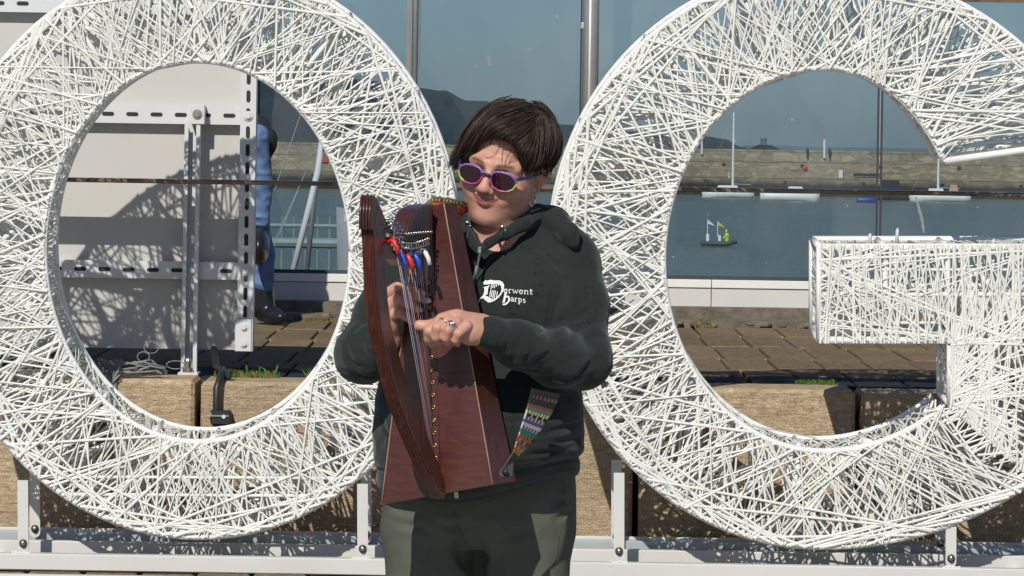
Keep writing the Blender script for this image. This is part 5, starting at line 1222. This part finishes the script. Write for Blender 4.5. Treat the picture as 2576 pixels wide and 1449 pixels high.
for s in (-1, 1):
    o_ = outline(s); pts = []; n = len(o_)
    for i in range(n):
        for j in range(4):
            t = j/4; p0, p1, p2, p3 = [Vector(o_[(i+q)%n]) for q in (-1,0,1,2)]
            c = .5*((2*p1) + (p2-p0)*t*.7 + (2*p0*.0 - 5*p1*.0)*t*t) if False else p1.lerp(p2, t)
            pts.append(c)
    for _ in range(1): pts = [(pts[i-1] + pts[i]*2 + pts[(i+1) % len(pts)])/4 for i in range(len(pts))]
    W3 = [H(p.x, curve(p.x), p.y) for p in pts]; c3 = sum(W3, Vector())/len(W3)
    fwd = HM @ Vector((0,-1,0))
    lens = MB(); lens.add([c3 + fwd*.0025] + [q + fwd*.0005 for q in W3], [(0, 1+i, 1+(i+1)%len(W3)) for i in range(len(W3))]).add([c3 - fwd*.001] + [q - fwd*.0015 for q in W3], [(0, 1+(i+1)%len(W3), 1+i) for i in range(len(W3))])
    if gp is None:
        gp = MB().tube([H(-.0095, curve(0)+.001, -.001), H(.001, curve(0)+.0030, .0025), H(.0110, curve(0)+.001, -.001)], [.0030,.0026,.0030], 8).build('sunglasses', M_FN, wom, True)
    lens.build('lens', M_LENS, gp, True)
    cz = lensC[s][1]
    for nm, mt, test in (('rim', M_FP, lambda p: p.y - cz > .0045), ('lower_rim', M_FM, lambda p: p.y - cz <= .0045 and not (s*(p.x-lensC[s][0]) > .013)), ('side_rim', M_FG, lambda p: p.y - cz <= .0045 and s*(p.x-lensC[s][0]) > .013)):
        idx = [i for i in range(len(pts)) if test(pts[i])]
        if not idx: continue
        st = [i for i in idx if (i-1) % len(pts) not in idx][0]; seq = [(st + j) % len(pts) for j in range(len(idx))]; seq.append((seq[-1]+1) % len(pts)); seq.insert(0, (seq[0]-1) % len(pts))
        MB().tube([W3[i] + fwd*.001 for i in seq], .0024 if nm == 'rim' else .0017, 8).build(nm, mt, gp, True)
    hx = s*.0635 if s > 0 else -.0605
    MB().tube([H(hx*.93, curve(hx*.93)+.001, .004), H(hx, curve(hx)-.002, .004), H(s*.0775, .055, .006), H(s*.081, .01, .006), H(s*.082,-.02,-.004)], [.0035,.0038,.0028,.0026,.0024], 8).build('temple', M_FN, gp, True)
# ---------------- earring: a small harp
c = H(.079,.002,-.030); e = P(1339,504,8.075)
mb = MB().tube([c, c.lerp(e + Vector((0,0,.014)), .5) + Vector((.002,0,0)), e + Vector((0,0,.014))], .0009, 6)
mb.tube([e + Vector(v)*.72 for v in ((-.008,0,.012),(.0,0,.013),(.008,0,.011))], .0016, 6).tube([e + Vector(v)*.72 for v in ((.008,0,.011),(.008,0,-.002),(.001,0,-.018))], .0020, 6).tube([e + Vector(v)*.72 for v in ((-.008,0,.012),(-.009,0,-.004),(-.004,0,-.014),(.001,0,-.018))], .0020, 6)
for k in range(3): mb.tube([e + Vector((-.004+k*.004,0,.012)), e + Vector((-.003+k*.003,0,-.012))], .0007, 4)
mb.build('earring', M_SILVER, wom, True)
# ================================================================ PERSON SITTING BEHIND THE SIGN
M_JEANS = pmat('blue_denim', (.11,.19,.36), .85, 0, .25, 18, bmp=(300,.3,.002)); M_LEATHER = pmat('black_leather', (.012,.013,.016), .3, 0, .3, 30, bmp=(20,.2,.003)); M_COAT = pmat('black_coat', (.012,.016,.018), .8, 0, .2, 10)
sit = empty('person', (P(640,810,17.2).x, 17.2, TER), 'person in blue jeans and black boots mostly hidden behind the sign board', 'person')
sy = 17.2
def SP(px, py, dy=0): return P(px, py, sy + dy)
Fj = Field((P(420,0,sy).x, sy-.45, TER+.02), (P(720,0,sy).x, sy+.5, TER+1.0), .007)
Fj.chain([SP(560,345,.35), SP(642,350,-.10), SP(655,450,-.06), SP(652,556,-.02)], [.095,.060,.050,.047], .02)       # crossed leg
Fj.chain([SP(560,360,.35), SP(600,420,.05), SP(640,560,.06), SP(658,640,.06), SP(660,712,.05)], [.095,.07,.058,.052,.052], .03)   # standing leg
Fj.ell(SP(540,345,.4), (.17,.14,.12), .04); Fj.blur(1); Vj, Fj_ = Fj.mesh(); Vj = Vj + np.array([0,-1,0]) * (.012 * (1 - np.abs(vnoise(Vj * np.array([1,1,2.4]), 9, 3)))**3 + .004 * vnoise(Vj, 30, 2))[:, None] + np.array([.5,0,0]) * (.010 * vnoise(Vj * np.array([1,1,1.6]), 12, 6))[:, None]
link('jeans', npmesh('jeans', Vj, Fj_), sit, M_JEANS)
Fo = Field((P(560,0,sy).x, sy-.42, TER-.02), (P(760,0,sy).x, sy+.3, TER+.5), .006)
Fo.chain([SP(658,716,.05), SP(661,770,.05)], [.050,.052], .02); Fo.chain([SP(662,788,.07), SP(690,793,.0), SP(706,798,-.04)], [.036,.032,.022], .02)
Fo.f = np.maximum(Fo.f, TER + .004 - Fo.grids()[2]).astype(np.float32); link('boot', npmesh('boot', *Fo.mesh()), sit, M_LEATHER)
Fo = Field((P(560,0,sy).x, sy-.45, TER+.1), (P(760,0,sy).x, sy+.3, TER+.8), .006)
Fo.chain([SP(652,560,0), SP(650,600,-.05)], [.046,.05], .02); Fo.ell(SP(654,622,-.12), (.040,.13,.078), .02); link('boot', npmesh('boot', *Fo.mesh()), sit, M_LEATHER)
Fk = Field((P(330,0,sy).x, sy-.2, TER+.5), (P(720,0,sy).x, sy+.75, 2.35), .012)
Fk.chain([SP(500,335,.42), SP(500,120,.45)], [.19,.20], .05); Fk.ell(SP(500,60,.45), (.22,.14,.1), .05); Fk.chain([SP(425,60,.45), SP(410,220,.35), SP(490,300,.1)], [.07,.06,.05], .04); Fk.chain([SP(560,60,.45), SP(570,220,.35), SP(560,310,.1)], [.07,.06,.05], .04)
Fk.chain([SP(640,330,.15), SP(668,352,.02), SP(686,372,.02)], [.075,.045,.012], .03); Fk.chain([SP(668,352,.03), SP(676,405,.02)], [.04,.01], .03)
link('coat', npmesh('coat', *Fk.mesh()), sit, M_COAT)
Fk = Field((SP(500,0,.45).x-.2, sy+.2, 1.8), (SP(500,0,.45).x+.2, sy+.7, 2.5), .01); Fk.ell(SP(500,-60,.43), (.078,.095,.115), .02); Fk.cone(SP(500,20,.45), SP(500,-50,.45), .055, .055, .02); hb = npmesh('body', *Fk.mesh()); vcol(hb, 'tint', np.tile([.45,.25,.18], (len(hb.vertices),1))); link('body', hb, sit, M_SKIN)
Fk = Field((SP(500,0,.45).x-.2, sy+.2, 1.8), (SP(500,0,.45).x+.2, sy+.75, 2.55), .01); Fk.ell(SP(500,-66,.455), (.086,.102,.112), .02); Fk.ell(SP(500,-40,.33), (.065,.08,.10), .02, None, 'cut'); link('hair', npmesh('hair', *Fk.mesh()), sit, M_HAIRC)
seat = empty('bench', (SP(545,0).x, sy+.4, TER), 'low dark bench under the seated person behind the sign board', 'bench')
bx = SP(545,0).x; MB().box((bx-.35, sy+.15, .98), (bx+.05, sy+.62, 1.03), ch=.008).build('seat', M_GREYRUB, seat); MB().box((bx-.3, sy+.2, TER), (bx-.25, sy+.56, .98)).build('leg', M_GREYRUB, seat); MB().box((bx-.05, sy+.2, TER), (bx, sy+.56, .98)).build('leg', M_GREYRUB, seat)
# ================================================================ THE HARP
PHI = R(22); nH = Vector((-math.sin(PHI), -math.cos(PHI), 0)); wH = Vector((math.cos(PHI), -math.sin(PHI), 0))
BT_, TP_ = P(1105,1245,7.865), P(1084,519,7.895)
harp = empty('harp', BT_, 'small dark red brown wooden harp strapped to the woman and played by her', 'harp')
def wood(name, c1, c2, c3, stretch, rough=.3, coat=.35):
    m, nt, b, o = newmat(name)
    g = noise_chain(nt, 26, 6, .62, stretch, dist=.25); big = noise_chain(nt, 5, 4, .6)
    c = ramp(nt, g, [(.3, c1), (.5, c2), (.72, c3)]); c = mixc(nt, .5, c, ramp(nt, big, [(.3, (.68,.64,.66)), (.7, (1.25,1.2,1.2))]), 'MULTIPLY')
    nt.links.new(c, b.inputs['Base Color']); b.inputs['Roughness'].default_value = rough; b.inputs['Coat Weight'].default_value = coat; b.inputs['Coat Roughness'].default_value = .22
    bump(nt, b, noise_chain(nt, 34, 5, .6, (1,1,2.5)), .22, .0025); return m
M_BRD = wood('soundboard_wood', (.050,.0145,.0112), (.073,.0195,.0150), (.098,.027,.020), (1,1,5), .36)
M_SIDE = wood('side_wood', (.050,.0135,.008), (.080,.022,.012), (.12,.038,.021), (5,5,.5), .42, .12)
M_COLW = wood('column_wood', (.038,.010,.007), (.075,.022,.014), (.125,.042,.025), (6,6,.5), .34)
M_NECK = wood('neck_wood', (.036,.013,.0105), (.054,.0185,.015), (.078,.029,.022), (2,2,2), .32)
M_BIND = pmat('pale_binding', (.34,.20,.15), .5, 0, .15, 60)
M_BRASS = pmat('brass', (.60,.40,.12), .25, 1, .1, 90); M_PIN = pmat('nickel_pin', (.58,.55,.50), .25, 1, .15, 90)
# --- board corners (bowed edges) and tapering box
def bc(px, py, dw): # point of the board plane at the photo height, dw to her left
    t = (1245 - py) / (1245 - 519); c = BT_.lerp(TP_, t); return c + wH * dw
AX = (TP_ - BT_).normalized()
def meet(px, py, o, nrm):      # where the line of sight meets a plane of the harp
    e = Vector((0,0,EYE)); d = P(px, py, 1.0) - e; return e + d * ((o - e).dot(nrm) / d.dot(nrm))
def wpx(px, py): return meet(px, py, BT_, wH.cross(AX))
TL, TR, BR, BL = wpx(1051,527), wpx(1117,512), wpx(1240,1219), wpx(960,1270)
rows = 14; back = -nH; dep = lambda t: .062 + .035 * (1 - t)
vs, fs = [], []; NW = 9
for i in range(rows + 1):
    t = i / rows; a, b = BL.lerp(TL, t), BR.lerp(TR, t)
    for j in range(NW + 1):
        u = j / NW; vs.append(a.lerp(b, u) + nH * (.005 * math.sin(math.pi * u) * math.sin(math.pi * min(1, .1 + t))))
for i in range(rows):
    for j in range(NW): k_ = i*(NW+1)+j; fs.append((k_, k_+1, k_+NW+2, k_+NW+1))
n0 = len(vs); vs2 = [v - nH * .004 for v in vs]; fs2 = [(d + n0, c + n0, b + n0, a + n0) for a, b, c, d in fs]
rim = [j for j in range(NW+1)] + [i*(NW+1)+NW for i in range(1, rows+1)] + [rows*(NW+1)+j for j in range(NW-1, -1, -1)] + [i*(NW+1) for i in range(rows-1, 0, -1)]
fs3 = [(rim[i], rim[i]+n0, rim[(i+1)%len(rim)]+n0, rim[(i+1)%len(rim)]) for i in range(len(rim))]
brd = MB().add(vs + vs2, fs + fs2 + fs3).build('soundboard', M_BRD, harp, True)
e_ = brd.modifiers.new('edge', 'EDGE_SPLIT'); e_.split_angle = R(40)
sB = lambda p, d: p + back * d
def side(a, b, name):   # a bottom, b top
    # box side leans inwards a little towards the back
    ins = (wH if name == 'l' else -wH)
    q = [a - nH*.0045, b - nH*.0045, sB(b, .055) - ins*.005, sB(a, .092) - ins*.011]
    return MB().prism(q, (-ins if False else ins) * .006).build('side_panel', M_SIDE, harp)
side(BR - wH*.001, TR - wH*.001, 'r'); side(BL + wH*.001, TL + wH*.001, 'l')
MB().prism([sB(BL,.090)-wH*.008, sB(BR,.090)+wH*.008, sB(TR,.053)+wH*.003, sB(TL,.053)-wH*.003], nH*.005).build('back_panel', M_SIDE, harp)
MB().prism([BL + wH*.008 - nH*.005, BR - wH*.008 - nH*.005, sB(BR,.088)+wH*.01, sB(BL,.088)-wH*.01], (0,0,.006)).build('bottom_panel', M_SIDE, harp)
MB().prism([TL + wH*.008 - nH*.005, TR - wH*.008 - nH*.005, sB(TR,.052)-wH*.014, sB(TL,.052)+wH*.014], (0,0,-.006)).build('top_panel', M_SIDE, harp)
for a, b in ((BR, TR), (BL, TL)):
    MB().tube([a.lerp(b, i/10) + nH*.0008 for i in range(11)], .0014, 6).build('edge_binding', M_BIND, harp, True)
# string rib: a slim strip up the middle of the board
MB().prism([BT_ + nH*.0055 - wH*.006, BT_ + nH*.0055 + wH*.006, TP_ + nH*.002 + wH*.004, TP_ + nH*.002 - wH*.004], nH*.0022).build('string_rib', M_BRD, harp)
# --- column
def cpx(px, py, w=0.0): return meet(px, py, BT_ + wH * w, nH.cross(AX))     # point of the string plane (or a plane beside it)
cen = [(934,560),(938,600),(940,650),(942,700),(946,760),(954,822),(963,862),(975,905),(996,986),(1022,1055),(1048,1115),(1078,1185),(1103,1243)]
path = [cpx(*c) for c in cen]
def sect(i):
    t = (path[min(i+1,len(path)-1)] - path[max(i-1,0)]).normalized(); d = wH.cross(t).normalized(); d = d if d.dot(nH) > 0 else -d
    return d
# grooved front: section with three flutes across its outer face
CW, CD = .0135, .024
prof = []
fl = 5
prof += [(-CW, -CD), (CW, -CD), (CW, CD*.75)]
for j in range(fl * 2 + 1):
    u = 1 - j / (fl * 2) * 2; prof.append((CW * u * .94, CD + (.0 if j % 2 == 0 else -.0035) - .002 * u * u))
prof += [(-CW, CD*.75)]
vs, fs = [], []; np_ = len(prof)
for i, c in enumerate(path):
    d = sect(i); k = 1 if i < len(path) - 2 else (.9 if i == len(path) - 2 else .55)
    for a, b in prof: vs.append(c + wH * a + d * (b * k))
for i in range(len(path) - 1):
    for j in range(np_): fs.append((i*np_+j, i*np_+(j+1)%np_, (i+1)*np_+(j+1)%np_, (i+1)*np_+j))
fs.append(tuple(range(np_))); fs.append(tuple((len(path)-1)*np_ + j for j in range(np_)))
MB().add(vs, fs).build('column', M_COLW, harp)
# column head: thicker block, fluted front, slanted top running down into the neck
d0 = sect(0); top = [(918,576),(957,576),(966,566),(962,540),(951,510),(944,494),(928,489),(917,494),(910,530)]
hb_ = []
for a, b in ((926,576),(972,572),(985,600),(968,560),(958,530),(948,503),(936,492),(922,492),(915,530),(912,577)): pass
hp = [cpx(x, y, .0125) for x, y in ((933,577),(934,530),(937,497),(941,491),(948,500),(957,520),(968,548),(978,578))]
head = MB().prism([p - wH*.025 for p in hp], wH * .025).build('column_head', M_NECK, harp)
for j in range(4):
    w_ = -.0215 + j*.0062; MB().tube([hp[0] + wH*w_ + nH*.001, hp[1] + wH*w_ + nH*.001, hp[2] + wH*w_ + nH*.001], .0026, 6).build('reed', M_NECK, head, True)
# --- neck
NWD = .014
npf = [(955,520),(970,553),(985,580),(998,597),(1008,603),(1017,588),(1022,562),(1030,540),(1044,525),(1062,517),(1086,513),(1088,560),(1086,610),(1078,645),(1060,664),(1040,672),(1018,668),(1000,652),(985,632),(968,612),(950,600),(945,560)]
pn = [cpx(*p, NWD) for p in npf]
MB().prism([p - wH*NWD*2 for p in pn], wH * NWD*2).build('neck', M_NECK, harp)
# raised cheek where neck meets the box
ck = [cpx(*p, NWD) for p in ((1008,603),(1017,588),(1022,562),(1030,540),(1044,525),(1062,517),(1084,514),(1084,521),(1064,526),(1049,533),(1038,546),(1031,566),(1027,592),(1018,607))]
MB().prism([p + wH*.0005 for p in ck], wH*.005).build('neck_moulding', M_NECK, harp)
# --- strings, pins, levers, eyelets
M_STR = pmat('nylon_string', (.50,.44,.41), .3, 0, .05, 60); M_STRR = pmat('red_string', (.40,.03,.03), .35, 0, .05, 60); M_STRB = pmat('blue_string', (.06,.08,.38), .35, 0, .05, 60)
M_LR = pmat('red_lever', (.72,.025,.012), .35, 0, .05, 60); M_LB = pmat('blue_lever', (.012,.09,.62), .35, 0, .05, 60); M_LW = pmat('white_lever', (.72,.72,.74), .35, 0, .05, 60)
NS = 16
for i in range(NS):
    f_ = i / (NS - 1)
    ye = 709 + (1182 - 709) * f_; xe_ = 1080.5 + 19 * f_
    tx = 1077 - 92 * f_; ty = 600 + 12*math.sin(f_*math.pi) - 38 * max(0, f_ - .72) / .28
    e = wpx(xe_ - 1.5, ye) + nH * .0095; t = cpx(tx, ty, NWD + .009)
    mt = M_STRR if i % 7 == 3 else (M_STRB if i % 7 == 6 else M_STR)
    MB().tube([e - nH*.004, e, e.lerp(t,.5), t], .00046 + .00018*f_, 5).build('string', mt, harp, True)
    MB().tube([e + wH*.003 - nH*.0005 + (wH*math.cos(j*math.pi/6) + Vector((0,0,1))*math.sin(j*math.pi/6)) * .0030 for j in range(13)], .0012, 6).build('eyelet', M_BRASS, harp, True)
    # tuning pin through the neck and bridge pin
    pp = cpx(tx - 1, ty - 17 - 9*math.sin(f_*math.pi*1.2), NWD) - wH*NWD; MB().tube([pp - wH*.028, pp + wH*.024], .0020, 8).tube([pp + wH*.017, pp + wH*.023], .0029, 8).build('tuning_pin', M_PIN, harp, True)
    MB().tube([t - wH*.010, t + wH*.004], .0018, 8).box(t + Vector((-.003,-.003,-.012)), t + Vector((.003,.003,-.007))).build('bridge_pin', M_PIN, harp, True)
    lv = {1: M_LW, 5: M_LB, 8: M_LR, 11: M_LB, 14: M_LR}.get(i)
    if lv or i % 2 == 0 or True:
        L0 = t + Vector((0,0,-.022)) + wH * .000 - Vector((.007,.002,0))
        if lv:
            MB().box(L0 - Vector((.0065,.006,.006)), L0 + Vector((.0065,.005,.006)), ch=.002).tube([L0 + Vector((0,-.003,0)), L0 + Vector((.008,-.009,-.004)), L0 + Vector((.013,-.010,-.014)), L0 + Vector((.0155,-.009,-.026))], [.0050,.0048,.0044,.0044], 8).build('lever', lv, harp, True)
        else:
            MB().box(L0 - Vector((.004,.004,.004)), L0 + Vector((.004,.003,.004)), ch=.001).tube([L0, L0 + wH*.008], .0016, 6).build('lever_base', M_PIN, harp)
# --- woven strap: over her right shoulder to the top of the box, and from the foot of the box round her back
SC = {'k': (.012,.012,.014), 'o': (.50,.10,.025), 'y': (.55,.36,.07), 'g': (.02,.22,.14), 'c': (.50,.47,.30), 'p': (.085,.075,.12), 'b': (.16,.055,.03), 'r': (.52,.045,.03), 's': (.10,.13,.08), 'w': (.46,.42,.50), 'l': (.055,.055,.06)}
SM = {k_: pmat('strap_' + {'k':'black','o':'orange','y':'gold','g':'green','c':'cream','p':'plum','b':'brown','r':'red','s':'sage','w':'lilac','l':'leather'}[k_], v, .85, 0, .2, 200) for k_, v in SC.items()}
keys = list(SC)
def strap(name, cen, wid, patt, nu, nv):
    """ribbon: cen = list of (centre, half-width vector); patt(u across 0-1, v along 0-1) gives a colour key"""
    vs, fs, mi = [], [], []
    for i in range(nv + 1):
        t = i / nv * (len(cen) - 1); k_ = min(int(t), len(cen) - 2); f_ = t - k_; f_ = f_*f_*(3-2*f_) if False else f_
        c = cen[k_][0].lerp(cen[k_+1][0], f_); h = cen[k_][1].lerp(cen[k_+1][1], f_)
        for j in range(nu + 1): u = j/nu*2 - 1; vs.append(c + h*u)
    for i in range(nv):
        for j in range(nu): a = i*(nu+1)+j; fs.append((a, a+1, a+nu+2, a+nu+1)); mi.append(keys.index(patt((j+.5)/nu, (i+.5)/nv)))
    me = bpy.data.meshes.new(name); me.from_pydata(vs, [], fs); me.update(); me.polygons.foreach_set('material_index', mi)
    o = link(name, me, harp, [SM[k_] for k_ in keys], True); so = o.modifiers.new('thick', 'SOLIDIFY'); so.thickness = .0025; so.offset = 0; return o
def p1(u, v):
    r = v * 26
    b = int(r)
    if b < 5: return 'k' if not (2 <= b < 3 and int(u*14) % 2) else 'b'
    if b < 6: return 'b'
    if b < 7: return 's'
    if b == 7: return 'c' if int(u*16) % 2 == 0 else 's'
    if b == 8: return 'c' if int(u*16) % 4 == 0 else 'k'
    if b == 9: return 'p' if int(u*18) % 3 else 'w'
    if b == 10: return 'p'
    if b == 11: return 'w'
    if b == 12: return 'p' if int(u*18) % 3 else 'w'
    if b == 13: return 'g' if v*26 % 1 < .6 else 's'
    if b == 14: return 'g'
    if b == 15: return 'k' if int(u*18) % 3 else 'c'
    if b == 16: return 'o'
    if 17 <= b <= 20:
        q = (r - 17) / 4; z = abs((u*2.2 + .1) % 1 - .5)*2
        return 'c' if abs(z - q) < .16 else ('r' if z < q - .35 or q < .08 else 'b')
    if b == 21: return 'c' if r % 1 < .5 else 'r'
    if b == 22: return 'y'
    if b == 23: return 'y' if int(u*10) % 3 else 'k'
    return 'y' if int(u*12) % 2 else 'o'
SD = lambda px, py, Y: P(px, py, Y)
strap('strap', [(SD(1374,985,7.875), (SD(1408,1000,7.91) - SD(1336,985,7.845))*.5), (SD(1356,1035,7.85), (SD(1386,1040,7.885) - SD(1326,1022,7.825))*.5), (SD(1331,1085,7.835), (SD(1352,1092,7.865) - SD(1311,1074,7.815))*.5),
                (SD(1309,1122,7.828), (SD(1320,1130,7.85) - SD(1299,1112,7.81))*.5), (SD(1297,1142,7.826), (SD(1303,1148,7.84) - SD(1292,1135,7.815))*.5)], 0, p1, 36, 104)
strap('strap_end', [(SD(1297,1142,7.826), (SD(1303,1148,7.84) - SD(1292,1135,7.815))*.5), (SD(1281,1165,7.822), Vector((.009,.010,.004))), (SD(1273,1186,7.818), Vector((.014,.006,.003))), (SD(1275,1200,7.816), Vector((.012,.006,.0)))], 0, lambda u, v: 'l', 6, 16)
c = SD(1272,1187,7.812); MB().disc(c, (-.2,-1,0), .006, .004, 12).build('strap_button', M_BLACK, harp, True)
def p2(u, v):
    b = int(u * 11)
    if b in (0, 10): return 's'
    if b in (1, 9): return 'y' if int(v*40) % 2 else 'k'
    if b in (2, 8): return 'b'
    if b in (3,): return 'y'
    if b in (5,): return 'y' if int(v*30) % 3 == 0 else 'r'
    return 'o' if b % 2 else 'r'
strap('strap_top', [(SD(1060,545,7.955), Vector((.004,.004,.024))), (SD(1085,522,7.965), Vector((.004,.006,.022))), (SD(1120,523,7.985), Vector((.006,.010,.019))), (SD(1150,530,8.02), Vector((.010,.012,.020))), (SD(1172,545,8.075), Vector((.012,.018,.022))), (SD(1195,552,8.15), Vector((.010,.02,.02)))], 0, p2, 22, 48)
# ---------------------------------------------------------------- air over the harbour
tag(hz.build('haze', M_HAZE), kind='stuff')
